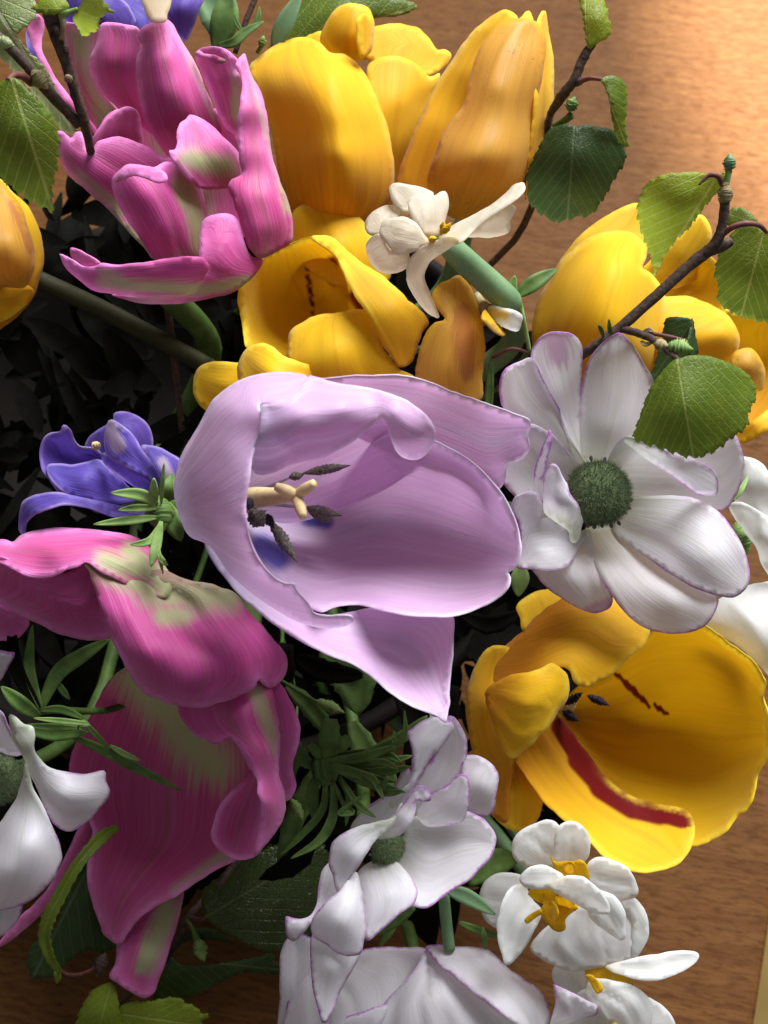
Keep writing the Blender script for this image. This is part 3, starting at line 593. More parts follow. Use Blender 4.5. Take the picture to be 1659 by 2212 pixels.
f.petal([(1215,1390),(1260,1440),(1330,1480),(1300,1510),(1240,1470),(1205,1420)], [(1220,1395,20),(1300,1500,-20),(1260,1450,30)], (1210,1390,1330,1490), mat='corona')
f.tube([(1180,1330,-40,8),(1210,1380,0,12),(1235,1402,20,16)], 'bud_scale', 'stem'); f.stem(9, base=(464.5+.48*1180, .48*1330, -70), via=((1040, 700, -300),))

# ---- pink and green tulip, upper left
f = Thing('tulip', 'pink and green ruffled tulip pierced by a birch twig, beside the tall yellow tulip', 'tulip', (880, 1560, -180), 'A', -90, 'pink', 'pink and green ruffled tulips', bulge=0.55, crease=4)
f.stem(32, 'green')
f.petal([(335,130),(420,128),(540,140),(520,250),(500,350),(560,500),(660,620),(760,760),(640,800),(540,720),(430,600),(350,450),(325,250)], [(340,130,30),(540,140,50),(500,350,30),(660,620,-60),(700,780,-150),(430,590,-40),(330,280,0),(430,350,10),(560,650,-70)], (760,1100,430,130), marks=[(430,180,620,700,130)], ruf=5)
f.petal([(560,640),(760,560),(1000,560),(1250,640),(1330,900),(1330,1250),(1150,1420),(860,1400),(700,1150),(600,900)], [(580,660,-40),(1000,570,-30),(1300,800,-20),(1300,1250,-40),(860,1390,-30),(640,1000,-40),(980,950,-170)], (980,1400,1000,560), marks=[(980,700,1000,1300,260)])
f.petal([(140,160),(165,95),(192,74),(225,92),(240,140),(222,250),(300,410),(400,550),(520,690),(560,790),(490,720),(400,610),(300,490),(220,340),(165,220)], [(142,160,50),(192,78,80),(235,130,60),(300,420,50),(520,690,-30),(400,600,30),(220,330,70)], (700,1000,190,75), ruf=4)
f.petal([(488,310),(520,235),(548,132),(600,120),(660,128),(750,152),(760,300),(770,500),(830,720),(760,680),(640,590),(560,510),(510,430)], [(490,310,60),(548,135,90),(660,130,110),(750,160,110),(700,230,110),(770,500,50),(800,690,-40),(560,500,50),(600,330,140)], (850,1000,640,130), ruf=5)
f.petal([(1055,292),(1070,268),(1100,255),(1150,252),(1220,268),(1262,300),(1290,330),(1275,370),(1320,440),(1330,600),(1300,720),(1230,700),(1180,620),(1130,500),(1080,380)], [(1057,290,90),(1140,255,110),(1280,330,110),(1310,500,80),(1280,700,-20),(1180,620,40),(1080,380,90),(1200,430,130)], (1100,1100,1150,255), ruf=6, marks=[(1290,400,1280,620,70)])
f.petal([(1050,290),(1075,270),(1095,290),(1150,300),(1220,330),(1180,345),(1120,320),(1070,310)], [(1055,290,130),(1150,300,150),(1215,330,140),(1110,310,150)], (1200,340,1055,290), ruf=4)
f.petal([(745,195),(765,150),(800,128),(880,104),(930,130),(1000,250),(1060,350),(1110,480),(1160,600),(1200,710),(1150,900),(1000,900),(900,840),(840,760),(780,640),(742,480),(733,330),(742,285),(768,245),(750,222)],
        [(745,200,110),(880,108,110),(1000,250,90),(1060,350,80),(1160,600,60),(1190,700,30),(1080,860,-60),(880,800,-20),(780,640,60),(738,400,100),(880,300,200),(920,500,205),(900,680,140)], (1050,1150,880,105), ruf=2, wrk=5, curl=-10, marks=[(960,150,1160,620,40)])
f.petal([(755,-40),(920,-40),(922,30),(905,75),(900,108),(840,118),(800,95),(775,40)], [(760,-30,150),(915,-30,140),(905,80,160),(840,110,190),(800,60,160),(850,40,200)], (870,110,830,-40), mat='palegreen_petal', ruf=4)
f.petal([(492,800),(530,700),(600,622),(640,595),(695,577),(742,602),(762,690),(772,800),(700,860),(560,850)], [(495,790,110),(600,625,110),(695,580,90),(765,700,40),(720,850,0),(540,850,60),(640,720,95)], (720,1100,690,578), ruf=3)
f.petal([(305,715),(335,708),(365,730),(385,745),(405,712),(440,712),(462,745),(486,822),(520,765),(570,745),(620,742),(750,770),(850,822),(950,880),(960,1000),(850,1100),(850,1250),(835,1398),(770,1330),(700,1260),(580,1130),(480,1045),(370,950),(330,880),(318,800)],
        [(310,715,90),(385,745,110),(440,715,110),(486,820,130),(600,743,120),(760,775,90),(930,870,40),(850,1100,0),(830,1390,60),(700,1260,60),(580,1130,50),(370,950,50),(325,850,70),(480,950,130),(640,950,110),(400,830,130)],
        (850,1450,450,730), ruf=7, rag=2, marks=[(350,940,850,1400,60),(420,960,660,1150,60)])
f.petal([(918,812),(945,812),(962,775),(958,710),(970,660),(1005,640),(1020,620),(1060,630),(1120,665),(1210,745),(1290,830),(1318,920),(1280,1000),(1180,1020),(1085,1015),(1000,940),(940,870)],
        [(920,815,190),(962,770,160),(1020,625,110),(1120,665,90),(1290,830,80),(1300,930,60),(1180,1012,60),(1080,1010,110),(990,930,170),(1060,800,170),(1180,850,150)], (1150,1300,1000,640), ruf=6, rag=3, marks=[(1000,860,1220,900,110)])
f.petal([(604,1010),(612,960),(650,915),(690,890),(760,892),(830,902),(890,872),(940,880),(1040,950),(1090,1010),(1110,1100),(1120,1200),(1110,1300),(1100,1420),(1000,1440),(840,1410),(770,1310),(700,1210),(640,1110)],
        [(606,1000,150),(690,895,185),(830,905,160),(940,885,110),(1080,1000,40),(1110,1200,60),(1080,1400,60),(840,1400,80),(700,1200,100),(760,1050,205),(900,1050,190),(860,1230,180)], (950,1450,740,890), ruf=5, marks=[(1000,920,1080,1300,90),(960,980,1000,1100,60)])
f.petal([(620,985),(650,920),(690,890),(760,892),(840,905),(900,940),(905,975),(860,985),(790,960),(720,945),(660,970)], [(622,985,190),(690,893,205),(840,908,215),(900,965,215),(790,958,250),(700,935,245)], (760,1100,720,890), ruf=4)
f.petal([(1272,330),(1300,300),(1322,284),(1340,340),(1362,395),(1400,480),(1440,600),(1456,750),(1470,850),(1505,950),(1552,1080),(1580,1180),(1578,1300),(1520,1350),(1450,1385),(1395,1395),(1340,1330),(1290,1180),(1245,1060),(1230,1000),(1250,970),(1305,940),(1288,850),(1283,740),(1276,650),(1300,540),(1312,430)],
        [(1275,330,130),(1322,288,140),(1400,480,110),(1450,700,110),(1505,950,110),(1578,1200,90),(1560,1320,60),(1395,1390,110),(1290,1180,140),(1232,1000,150),(1300,935,140),(1280,690,150),(1310,440,150),(1360,600,195),(1370,830,185),(1400,1050,215),(1440,1230,200)], (1400,1500,1320,290), ruf=5, rag=2, marks=[(1340,320,1560,1150,34)], wrk=4)
f.petal([(322,1375),(345,1385),(400,1412),(460,1440),(520,1432),(545,1418),(640,1426),(760,1420),(900,1396),(1050,1384),(1110,1394),(1132,1440),(1105,1500),(1050,1590),(950,1610),(800,1600),(600,1592),(500,1570),(420,1510),(350,1450)],
        [(324,1378,220),(460,1440,240),(640,1426,250),(900,1398,250),(1110,1395,240),(1125,1450,230),(1060,1580,170),(800,1595,190),(600,1590,200),(420,1510,215),(800,1500,285),(560,1510,275),(1020,1470,275)], (1300,1560,330,1380), ruf=5, rag=2, marks=[(560,1540,1150,1570,75),(560,1480,700,1540,60)], wrk=4)
f.petal([(378,1335),(420,1345),(470,1375),(540,1425),(480,1445),(420,1425),(385,1390)], [(380,1338,190),(540,1425,210),(430,1400,190)], (700,1500,380,1335))
f.petal([(1080,1240),(1100,1185),(1140,1162),(1190,1153),(1250,1160),(1290,1200),(1320,1300),(1360,1380),(1420,1400),(1380,1480),(1290,1560),(1150,1610),(950,1642),(760,1635),(600,1592),(800,1580),(1000,1560),(1090,1480),(1075,1390)],
        [(1082,1240,150),(1190,1156,160),(1290,1200,150),(1340,1350,130),(1400,1430,90),(1290,1555,110),(1150,1605,130),(950,1638,140),(620,1594,170),(900,1590,200),(1100,1500,190),(1190,1300,215),(1240,1440,200)], (1500,1500,1150,1160), ruf=4, marks=[(700,1630,1350,1520,60)])

# ---- yellow tulips at the right
f = Thing('tulip', 'orange yellow tulip with a curled peach petal behind the two birch leaves', 'tulip', (1500, 1500, -200), 'J', -270, 'yellow', GT)
f.stem(28)
f.petal([(1370,1000),(1500,1020),(1750,1020),(1780,1500),(1620,1700),(1440,1790),(1380,1500),(1400,1250)], [(1380,1020,-60),(1750,1030,-60),(1770,1500,-40),(1440,1780,-40),(1560,1350,-170)], (1500,1500,1700,1050))
f.petal([(1430,1795),(1540,1715),(1659,1625),(1760,1560),(1760,1680),(1620,1785),(1480,1842)], [(1435,1795,-30),(1659,1628,0),(1760,1580,0),(1620,1780,20),(1480,1838,0),(1590,1720,40)], (1500,1400,1600,1800))
f.petal([(1415,1300),(1450,1255),(1510,1232),(1565,1240),(1620,1310),(1645,1390),(1610,1510),(1500,1470)], [(1420,1300,60),(1540,1235,60),(1642,1390,30),(1550,1490,30),(1540,1350,105)], (1400,1500,1600,1280), mat='peach', ruf=2)
f = Thing('tulip', 'plump yellow tulip behind the upright twig, next to the white anemone', 'tulip', (600, 1500, -260), 'J', -220, 'yellow', GT)
f.stem(30)
f.petal([(320,720),(380,620),(460,530),(560,440),(700,360),(830,318),(930,380),(940,560),(800,700),(500,800)], [(325,700,-60),(560,440,-60),(830,322,-60),(930,400,-70),(850,650,-30),(600,600,-10)], (600,1400,800,320), ruf=3)
f.petal([(850,760),(920,680),(1010,590),(1100,500),(1230,388),(1290,455),(1303,530),(1250,650),(1200,800),(1000,860)], [(860,740,0),(1010,590,-10),(1230,392,-20),(1300,520,-40),(1230,720,-90),(1000,850,-60),(1100,640,-10)], (700,1400,1250,400), ruf=5)
f.petal([(900,800),(1100,720),(1260,640),(1340,700),(1375,850),(1380,1050),(1150,1000),(980,960)], [(910,800,-40),(1260,650,-50),(1370,850,-60),(1350,1030,-70),(1000,950,-80),(1150,830,-120)], (700,1400,1340,720))
f.petal([(980,920),(1060,905),(1150,905),(1250,940),(1340,985),(1400,1025),(1445,1085),(1477,1165),(1472,1235),(1420,1330),(1200,1400),(1000,1500),(940,1300)], [(985,920,0),(1150,907,-20),(1340,987,0),(1445,1085,20),(1475,1180,20),(1420,1320,-10),(1200,1390,0),(960,1400,0),(1150,1150,60),(1380,1130,75)], (900,1500,1400,1020), ruf=4)
f.petal([(165,1250),(160,1080),(200,930),(265,800),(330,695),(400,622),(480,553),(580,507),(680,490),(780,500),(850,543),(888,598),(885,660),(862,728),(900,750),(945,795),(992,865),(1012,950),(1004,1080),(985,1300),(850,1450),(500,1500),(220,1420)],
        [(165,1200,-20),(200,930,-20),(330,700,-10),(480,555,-20),(680,492,-40),(850,545,-10),(885,640,40),(865,730,85),(945,795,50),(1010,950,10),(1000,1200,-20),(700,1460,0),(250,1400,-20),(450,900,120),(650,700,140),(720,950,165),(500,1200,140),(860,1000,110),(740,590,85),(830,1250,100)],
        (500,1500,880,700), ruf=3, rag=1, wrk=4)

# ---- lower right yellow tulip
f = Thing('tulip', 'wide open yellow tulip with a dark red flame, below the white anemone', 'tulip', (520, 640, -230), 'I', -150, 'yellow', GT)
f.stem(30)
f.petal([(355,115),(420,60),(500,30),(620,40),(640,120),(500,200),(390,230),(375,180)], [(360,120,0),(500,40,-20),(620,60,0),(400,220,40),(500,120,20)], (600,500,400,60))
f.petal([(560,640),(640,540),(720,470),(830,400),(920,330),(1000,270),(1060,225),(1150,210),(1300,205),(1370,250),(1440,310),(1520,370),(1575,430),(1605,490),(1590,560),(1618,640),(1624,720),(1621,800),(1610,880),(1572,940),(1562,1010),(1540,1080),(1502,1140),(1465,1160),(1440,1195),(1390,1250),(1300,1298),(1225,1312),(1100,1280),(900,1180),(720,980),(600,780)],
        [(580,660,-380),(720,490,-230),(920,340,-90),(1150,215,0),(1300,208,20),(1440,310,40),(1600,490,70),(1622,720,80),(1550,1050,60),(1440,1190,40),(1230,1310,0),(900,1150,-120),(640,800,-260),(900,700,-390),(1200,650,-290),(1400,800,-140),(1150,1000,-220),(1300,450,-150)],
        (520,640,1600,700), ruf=7, rag=3, marks=[(850,445,1030,620,24,.5),(1040,600,1120,660,20,.6)], mark_gain=2.0, g=8, curl=10, curl_w=14)
f.petal([(360,880),(400,800),(500,700),(560,660),(620,720),(700,840),(830,990),(970,1080),(1100,1110),(1200,1130),(1245,1190),(1245,1290),(1205,1375),(1110,1428),(980,1447),(850,1402),(720,1292),(560,1150),(480,1070),(405,960)],
        [(370,880,60),(500,720,-60),(570,670,-120),(700,830,-120),(970,1080,-70),(1200,1130,-20),(1245,1250,40),(1110,1425,100),(850,1400,110),(560,1150,100),(405,960,90),(650,1000,-20),(900,1180,-10),(1050,1280,30)],
        (520,640,1150,1400), ruf=6, rag=2, g=8, marks=[(580,720,680,880,62),(680,880,800,1010,84),(800,1010,950,1105,100),(950,1105,1080,1135,96),(1080,1135,1190,1165,80),(1190,1165,1235,1180,50)], mark_gain=2.6)
f.petal([(100,600),(108,540),(140,440),(200,335),(245,310),(330,330),(300,500),(260,600),(280,800),(350,880),(330,1000),(310,1200),(220,1152),(180,1020),(130,820),(105,700)], [(103,600,0),(140,440,0),(230,315,20),(310,450,60),(270,700,90),(340,900,60),(290,1180,40),(180,1000,40),(120,780,20),(200,600,90)], (350,1100,230,320), ruf=4)
f.petal([(270,900),(360,870),(420,960),(490,1070),(485,1120),(465,1190),(395,1252),(320,1235),(240,1165),(210,1050)], [(280,900,20),(370,880,10),(485,1080,10),(395,1245,20),(250,1160,30),(350,1050,50)], (400,850,350,1240), ruf=3)
f.petal([(190,520),(260,360),(340,280),(430,190),(520,110),(650,55),(800,40),(950,90),(1030,180),(1032,250),(1005,310),(960,350),(900,392),(820,472),(760,500),(735,520),(690,515),(645,490),(628,440),(600,420),(540,420),(400,500),(250,580)],
        [(195,520,40),(340,285,40),(520,115,40),(800,50,20),(1030,230,60),(960,350,110),(820,470,140),(735,518,140),(640,480,150),(540,430,150),(300,560,110),(450,330,105),(700,250,100),(850,330,130),(700,430,150)],
        (450,250,800,480), ruf=5, rag=2.5)
f.petal([(205,560),(240,500),(300,470),(420,440),(500,415),(540,398),(585,430),(615,475),(628,530),(605,600),(570,640),(545,675),(515,725),(480,750),(430,812),(390,845),(342,877),(300,850),(265,780),(230,660)],
        [(210,560,110),(300,472,140),(540,402,150),(620,490,150),(570,640,150),(480,750,150),(345,872,120),(265,780,110),(400,600,185),(500,530,185),(360,740,155)], (230,500,560,620), ruf=5, rag=2.5, wrk=5)
for a, b in (((600,610,-60),(690,545,-40)), ((710,560,-70),(825,612,-60)), ((585,640,-80),(672,692,-60))):
    f.blob(a, b, 10, 'black', 'anther', knob=.2)
f.blob((560,640,-120),(660,600,-60),16,'stigma','pistil')

# ---- large pink and green tulip, lower left
f = Thing('tulip', 'huge drooping pink tulip with a green streak, spread below the lilac tulip', 'tulip', (1150, 1500, -160), 'F', 0, 'pink', 'pink and green ruffled tulips')
f.stem(34, 'green')
G0 = 1410
f.petal([(520,G0+330),(560,G0+230),(640,G0+150),(760,G0+120),(960,G0+250),(1200,G0+300),(1400,G0+500),(1450,G0+800),(1400,G0+1100),(1260,G0+1162),(1100,G0+1252),(950,G0+1350),(840,G0+1410),(750,G0+1480),(690,G0+1550),(640,G0+1622),(565,G0+1565),(530,G0+1480),(500,G0+1400),(470,G0+1250),(482,G0+1110),(500,G0+1000),(400,G0+800),(388,G0+600),(440,G0+480)],
        [(520,G0+340,-190),(760,G0+150,-60),(1200,G0+320,-10),(1430,G0+800,-10),(1260,G0+1155,-110),(950,G0+1345,-210),(640,G0+1610,-320),(500,G0+1400,-310),(475,G0+1230,-300),(400,G0+780,-280),(800,G0+700,-360),(1100,G0+800,-310),(700,G0+1100,-345),(900,G0+1100,-350),(800,G0+450,-290)],
        (1000,G0+100,640,G0+1620), ruf=6, rag=2, marks=[(760,G0+200,1150,G0+650,230),(960,G0+1330,1230,G0+1130,70)], curl=10)
f.petal([(-40,G0+1640),(0,G0+1600),(100,G0+1480),(250,G0+1330),(350,G0+1150),(430,G0+980),(520,G0+860),(570,G0+980),(480,G0+1120),(380,G0+1290),(250,G0+1425),(120,G0+1545),(20,G0+1620)], [(0,G0+1610,-330),(250,G0+1340,-330),(510,G0+870,-320),(480,G0+1110,-340),(250,G0+1420,-360),(330,G0+1230,-330)], (900,G0+500,0,G0+1620))
f.petal([(1140,G0+1040),(1160,G0+940),(1195,G0+850),(1290,G0+760),(1390,G0+680),(1430,G0+900),(1390,G0+1120),(1300,G0+1158),(1200,G0+1115)], [(1150,G0+1030,-60),(1195,G0+850,-60),(1390,G0+700,0),(1400,G0+1100,20),(1210,G0+1110,-20),(1290,G0+950,-80)], (1350,G0+500,1180,G0+1100), curl=8)
f.petal([(1400,G0+180),(1500,G0+195),(1560,G0+280),(1608,G0+380),(1622,G0+470),(1600,G0+580),(1580,G0+660),(1594,G0+780),(1545,G0+842),(1480,G0+700),(1440,G0+400)], [(1410,G0+190,40),(1560,G0+285,50),(1620,G0+470,40),(1585,G0+660,40),(1590,G0+780,50),(1500,G0+750,20),(1530,G0+500,70)], (1400,G0,1580,G0+780), ruf=5)
f.petal([(960,G0+345),(980,G0+250),(1300,G0+200),(1455,G0+225),(1490,G0+340),(1517,G0+520),(1506,G0+690),(1540,G0+800),(1537,G0+920),(1470,G0+1042),(1375,G0+1142),(1395,G0+1000),(1405,G0+860),(1385,G0+800),(1392,G0+730),(1335,G0+640),(1275,G0+535),(1222,G0+500),(1200,G0+525),(1160,G0+542),(1100,G0+510),(1050,G0+480)],
        [(965,G0+340,120),(1150,G0+260,120),(1450,G0+230,90),(1515,G0+520,90),(1506,G0+690,110),(1540,G0+850,90),(1380,G0+1130,90),(1400,G0+880,150),(1385,G0+720,160),(1222,G0+502,150),(1060,G0+480,130),(1300,G0+400,165),(1440,G0+560,185),(1460,G0+850,175)],
        (1350,G0+50,1450,G0+1000), ruf=8, rag=3, marks=[(1380,G0+250,1510,G0+560,80)], wrk=4)
f.petal([(635,G0+1600),(680,G0+1500),(740,G0+1430),(870,G0+1360),(985,G0+1310),(970,G0+1450),(945,G0+1540),(905,G0+1680),(855,G0+1820),(830,G0+1880),(780,G0+1905),(735,G0+1890),(640,G0+1832),(588,G0+1790),(622,G0+1720)],
        [(640,G0+1640,-335),(760,G0+1460,-325),(978,G0+1350,-270),(930,G0+1600,-290),(855,G0+1820,-300),(770,G0+1900,-300),(595,G0+1790,-300),(760,G0+1680,-260)], (950,G0+1300,760,G0+1900), marks=[(900,G0+1420,800,G0+1720,110),(800,G0+1600,760,G0+1750,60)], rag=1)
f.petal([(-60,1190),(60,1200),(160,1290),(100,1370),(0,1385),(-60,1370)], [(-50,1200,60),(60,1210,60),(150,1290,40),(0,1380,20),(40,1300,70)], (300,1100,0,1380))
f.petal([(-60,930),(100,970),(220,1030),(400,1000),(458,950),(520,1050),(560,1200),(600,1360),(550,1378),(490,1385),(400,1372),(300,1345),(200,1295),(100,1242),(0,1190),(-60,1165)],
        [(-50,940,150),(220,1040,160),(455,960,165),(560,1200,140),(590,1360,110),(490,1382,80),(300,1342,60),(0,1188,60),(220,1180,150),(430,1180,160)], (500,900,200,1330), ruf=5, wrk=4)
f.petal([(-60,870),(0,838),(40,842),(70,852),(110,820),(160,798),(280,780),(450,780),(600,797),(760,838),(850,930),(930,1050),(900,1150),(760,1120),(640,1060),(540,1010),(460,962),(420,985),(350,1005),(290,1035),(222,1050),(150,1040),(70,1000),(0,960),(-60,950)],
        [(-50,900,130),(70,852,110),(280,785,80),(450,784,80),(600,800,90),(760,842,110),(900,1050,140),(760,1110,175),(540,1010,200),(460,965,205),(290,1035,190),(222,1050,185),(0,960,160),(280,900,185),(500,890,185),(680,950,180),(120,930,175)],
        (900,1150,200,800), ruf=5, rag=1.5, marks=[(560,960,880,1030,110),(700,900,900,1100,90)], wrk=4)
f.petal([(456,962),(540,1005),(640,1050),(760,1030),(860,1000),(1000,1050),(1150,1085),(1260,1120),(1350,1230),(1440,1330),(1520,1420),(1552,1490),(1535,1580),(1500,1620),(1462,1642),(1425,1625),(1398,1600),(1385,1632),(1250,1700),(1170,1725),(1100,1745),(1000,1742),(920,1730),(850,1702),(790,1680),(750,1640),(715,1600),(702,1560),(670,1530),(650,1480),(600,1380),(555,1260),(510,1120),(480,1030)],
        [(460,968,205),(640,1050,190),(860,1005,150),(1150,1090,110),(1350,1230,90),(1520,1420,60),(1545,1500,40),(1462,1635,90),(1390,1625,150),(1250,1698,170),(1000,1740,190),(850,1700,190),(700,1565,190),(600,1380,205),(510,1130,205),(680,1250,235),(800,1450,265),(900,1220,170),(1050,1250,140),(1000,1500,250),(1200,1520,230),(1350,1420,150),(1000,1640,240),(780,1200,195)],
        (1000,1000,1000,1740), ruf=8, rag=2.5, wrk=5, marks=[(620,1010,900,1150,130),(820,1130,1250,1150,150),(880,1250,1000,1250,100)])

# ---- purple anemone, left
f = Thing('anemone', 'purple anemone with crumpled petals and a green collar, left of the lilac tulip', 'anemone', (830, 640, -40), 'F', 0, 'purple', 'purple anemones')
f.stem(16, 'green')
f.petal([(455,345),(475,285),(520,250),(570,225),(608,200),(615,160),(645,146),(700,150),(765,182),(812,245),(827,330),(800,400),(640,420),(540,400)], [(460,340,10),(570,228,20),(645,150,20),(765,185,0),(825,320,-20),(640,410,0),(680,280,40)], (800,560,650,150), ruf=5)
f.petal([(220,410),(222,340),(240,290),(275,265),(325,258),(335,230),(352,224),(382,250),(400,310),(430,342),(520,350),(580,430),(680,540),(640,640),(500,640),(400,612),(320,580),(265,510),(232,465)],
        [(222,400,50),(275,268,60),(352,228,60),(400,310,30),(520,352,10),(660,560,-20),(500,630,40),(320,575,60),(240,470,60),(340,400,-10),(450,480,-10)], (820,660,300,240), ruf=6, curl=12, curl_w=10)
f.petal([(255,440),(330,425),(400,432),(470,418),(535,405),(600,470),(700,560),(740,620),(620,650),(410,612),(330,570),(275,510)], [(262,440,60),(400,435,40),(535,408,40),(720,610,0),(560,640,50),(410,610,70),(290,520,75),(440,520,110)], (820,660,290,450), ruf=5, curl=8, curl_w=10)
f.petal([(100,790),(104,720),(120,635),(160,608),(215,592),(300,582),(400,604),(560,640),(680,662),(800,690),(830,725),(700,728),(600,715),(460,665),(350,652),(250,680),(170,715),(140,750),(128,825),(112,810)],
        [(104,760,40),(120,640,70),(215,594,80),(400,606,80),(680,662,50),(810,700,30),(600,715,60),(350,652,110),(200,690,110),(128,810,60),(160,660,105)], (830,690,110,700), ruf=3, curl=6, curl_w=8)
f.petal([(545,375),(620,390),(740,455),(830,520),(820,570),(760,570),(650,505),(570,440)], [(550,380,70),(740,460,80),(820,540,40),(650,500,60),(690,480,95)], (850,620,550,380), ruf=3)
f.petal([(565,345),(562,290),(575,215),(592,193),(650,215),(720,275),(765,350),(810,410),(850,480),(885,560),(840,540),(740,478),(640,428),(570,385)], [(566,340,80),(592,196,110),(720,280,100),(850,480,70),(870,545,50),(740,475,110),(600,390,100),(660,310,140)], (860,620,580,200), ruf=4, curl=8, curl_w=8, marks=[(590,220,640,330,70)])
f.petal([(760,330),(850,338),(920,370),(980,410),(1000,520),(940,620),(890,620),(850,500),(800,400)], [(765,335,20),(980,410,0),(960,600,0),(850,500,30),(900,470,40)], (880,640,850,340), ruf=3, marks=[(880,420,930,520,50)])
for P, w in ((((850,655,120),(760,600,160),(600,588,190)), 26), (((850,670,120),(740,670,150),(640,680,170)), 16), (((850,720,120),(700,735,150),(505,758,170)), 18), (((840,640,110),(830,590,150),(830,510,170)), 20), (((870,650,120),(875,540,150),(886,425,170)), 9),
             (((870,750,140),(800,850,200),(705,868,215)), 16), (((870,740,140),(840,880,215),(815,985,225)), 22), (((850,850,200),(860,930,225),(880,1028,215)), 8), (((845,900,215),(880,960,225),(908,978,215)), 12), (((900,640,60),(940,760,80),(980,850,60)), 40), (((900,640,40),(910,560,60),(930,480,40)), 30)):
    f.strip(P, w, 'green_light' if w < 28 else 'green', 'collar_leaf', cup=.35)
f.blob((845,600,80),(880,800,110),30,'green','collar',knob=.06)
f.blob((500,345,60),(540,320,75),9,'stigma','stamen')

# ---- purple anemone at the back
f = Thing('anemone', 'deep violet anemone at the back, peeping out above the pink tulip', 'anemone', (900, 500, -300), 'L', -150, 'purple', 'purple anemones')
f.stem(15, 'green')
f.petal([(430,20),(560,-60),(850,-60),(960,0),(1040,140),(1080,260),(900,300),(700,280),(500,160)], [(440,20,-20),(700,-50,0),(960,0,-30),(1060,220,-60),(600,220,-40),(750,100,30)], (850,500,700,-50))
f.petal([(850,-60),(1100,-80),(1240,60),(1250,300),(1100,300),(1000,120)], [(860,-50,-60),(1100,-70,-70),(1240,280,-80),(1050,150,-50)], (900,500,1000,-60))
f.petal([(1230,-80),(1570,-80),(1540,80),(1485,230),(1432,322),(1380,280),(1290,130)], [(1240,-70,-20),(1560,-70,-30),(1485,230,-50),(1420,310,-50),(1400,60,20)], (1100,500,1450,-80))
f.petal([(195,250),(215,200),(260,260),(310,400),(330,560),(260,510),(210,380)], [(200,250,20),(310,420,10),(300,540,0),(230,380,30)], (700,600,220,230))

# ---- white anemone, right
f = Thing('anemone', 'white anemone with a mossy green eye, touching the right side of the lilac tulip', 'anemone', (740, 1080, -70), 'E', 0, 'white', GA)
f.stem(17, 'green')
f.petal([(200,900),(250,800),(300,710),(370,635),(480,680),(570,770),(640,860),(660,960),(560,1000),(430,1120),(310,1040),(250,970)], [(220,880,70),(300,720,90),(370,640,110),(560,770,60),(650,900,-20),(450,1080,20),(270,980,50),(420,850,30)], (720,1000,280,750), ruf=4)
f.petal([(208,440),(218,380),(250,330),(320,292),(385,272),(450,400),(540,560),(620,740),(700,880),(620,900),(540,790),(480,700),(350,625),(240,560)], [(212,440,160),(250,332,170),(380,275,150),(540,560,70),(690,880,-40),(540,780,0),(350,622,90),(380,450,120)], (730,950,280,310), ruf=6, wrk=4)
f.petal([(378,290),(385,235),(420,175),(470,142),(540,133),(610,150),(652,205),(656,330),(655,500),(660,650),(720,850),(640,850),(570,700),(500,520),(430,400)], [(380,280,140),(470,145,170),(610,152,165),(655,330,120),(660,620,50),(690,850,-40),(560,680,20),(450,420,100),(540,330,130)], (720,950,520,135), ruf=6, wrk=4, marks=[(500,150,530,260,120)])
f.petal([(646,740),(650,580),(655,420),(690,300),(760,205),(850,140),(880,150),(925,200),(990,300),(1045,420),(1040,560),(960,700),(850,850),(740,880),(660,820)], [(650,720,40),(655,430,110),(760,208,150),(855,145,170),(990,300,130),(1040,500,90),(880,780,10),(740,870,-30),(830,450,80),(780,650,20)], (750,950,870,145), ruf=4, wrk=3)
f.petal([(790,850),(860,720),(950,700),(1150,740),(1350,760),(1480,690),(1502,720),(1532,840),(1520,920),(1490,1000),(1420,1092),(1250,1060),(1000,1060),(850,1000)], [(800,880,-20),(950,710,60),(1200,740,60),(1480,700,70),(1530,860,60),(1420,1085,20),(1000,1050,-20),(1150,900,-10)], (740,1000,1520,830), ruf=5)
f.petal([(880,715),(900,702),(1000,735),(1080,758),(1150,795),(1240,815),(1340,862),(1375,900),(1388,945),(1382,1012),(1340,1018),(1270,1005),(1160,925),(1050,850),(960,790)], [(885,715,110),(1000,738,120),(1150,798,110),(1340,864,100),(1385,1000,70),(1270,1003,60),(1050,850,70),(960,790,80),(1180,870,135)], (830,760,1388,960), ruf=5, rag=2)
f.petal([(380,1400),(480,1330),(580,1260),(690,1200),(730,1360),(780,1490),(822,1580),(800,1625),(725,1652),(660,1640),(600,1612),(480,1530),(420,1460)], [(390,1400,40),(580,1270,20),(690,1210,-30),(780,1490,50),(790,1620,30),(725,1650,10),(480,1525,10),(600,1480,55)], (720,1100,700,1650), ruf=4, wrk=4, marks=[(700,1640,800,1600,60)])
f.petal([(640,1260),(720,1150),(860,1150),(960,1290),(1100,1400),(1250,1490),(1388,1565),(1380,1630),(1345,1690),(1300,1732),(1200,1763),(1080,1757),(960,1712),(860,1620),(780,1490),(715,1370)], [(650,1260,-20),(800,1150,-60),(960,1300,0),(1250,1490,40),(1385,1570,60),(1300,1725,50),(1080,1755,30),(860,1618,60),(720,1380,40),(950,1500,70),(1150,1600,90)], (740,1080,1250,1740), ruf=5, wrk=4)
f.petal([(830,1230),(820,1100),(880,1030),(1000,1020),(1150,1016),(1280,1035),(1390,1098),(1470,1200),(1530,1310),(1560,1420),(1556,1480),(1535,1525),(1470,1567),(1400,1563),(1250,1512),(1100,1422),(960,1320)], [(840,1230,-20),(830,1100,-50),(1000,1025,0),(1280,1037,50),(1470,1200,70),(1558,1430,50),(1470,1562,60),(1250,1510,80),(960,1320,30),(1150,1200,60),(1350,1350,110)], (740,1050,1540,1480), ruf=4, wrk=3)
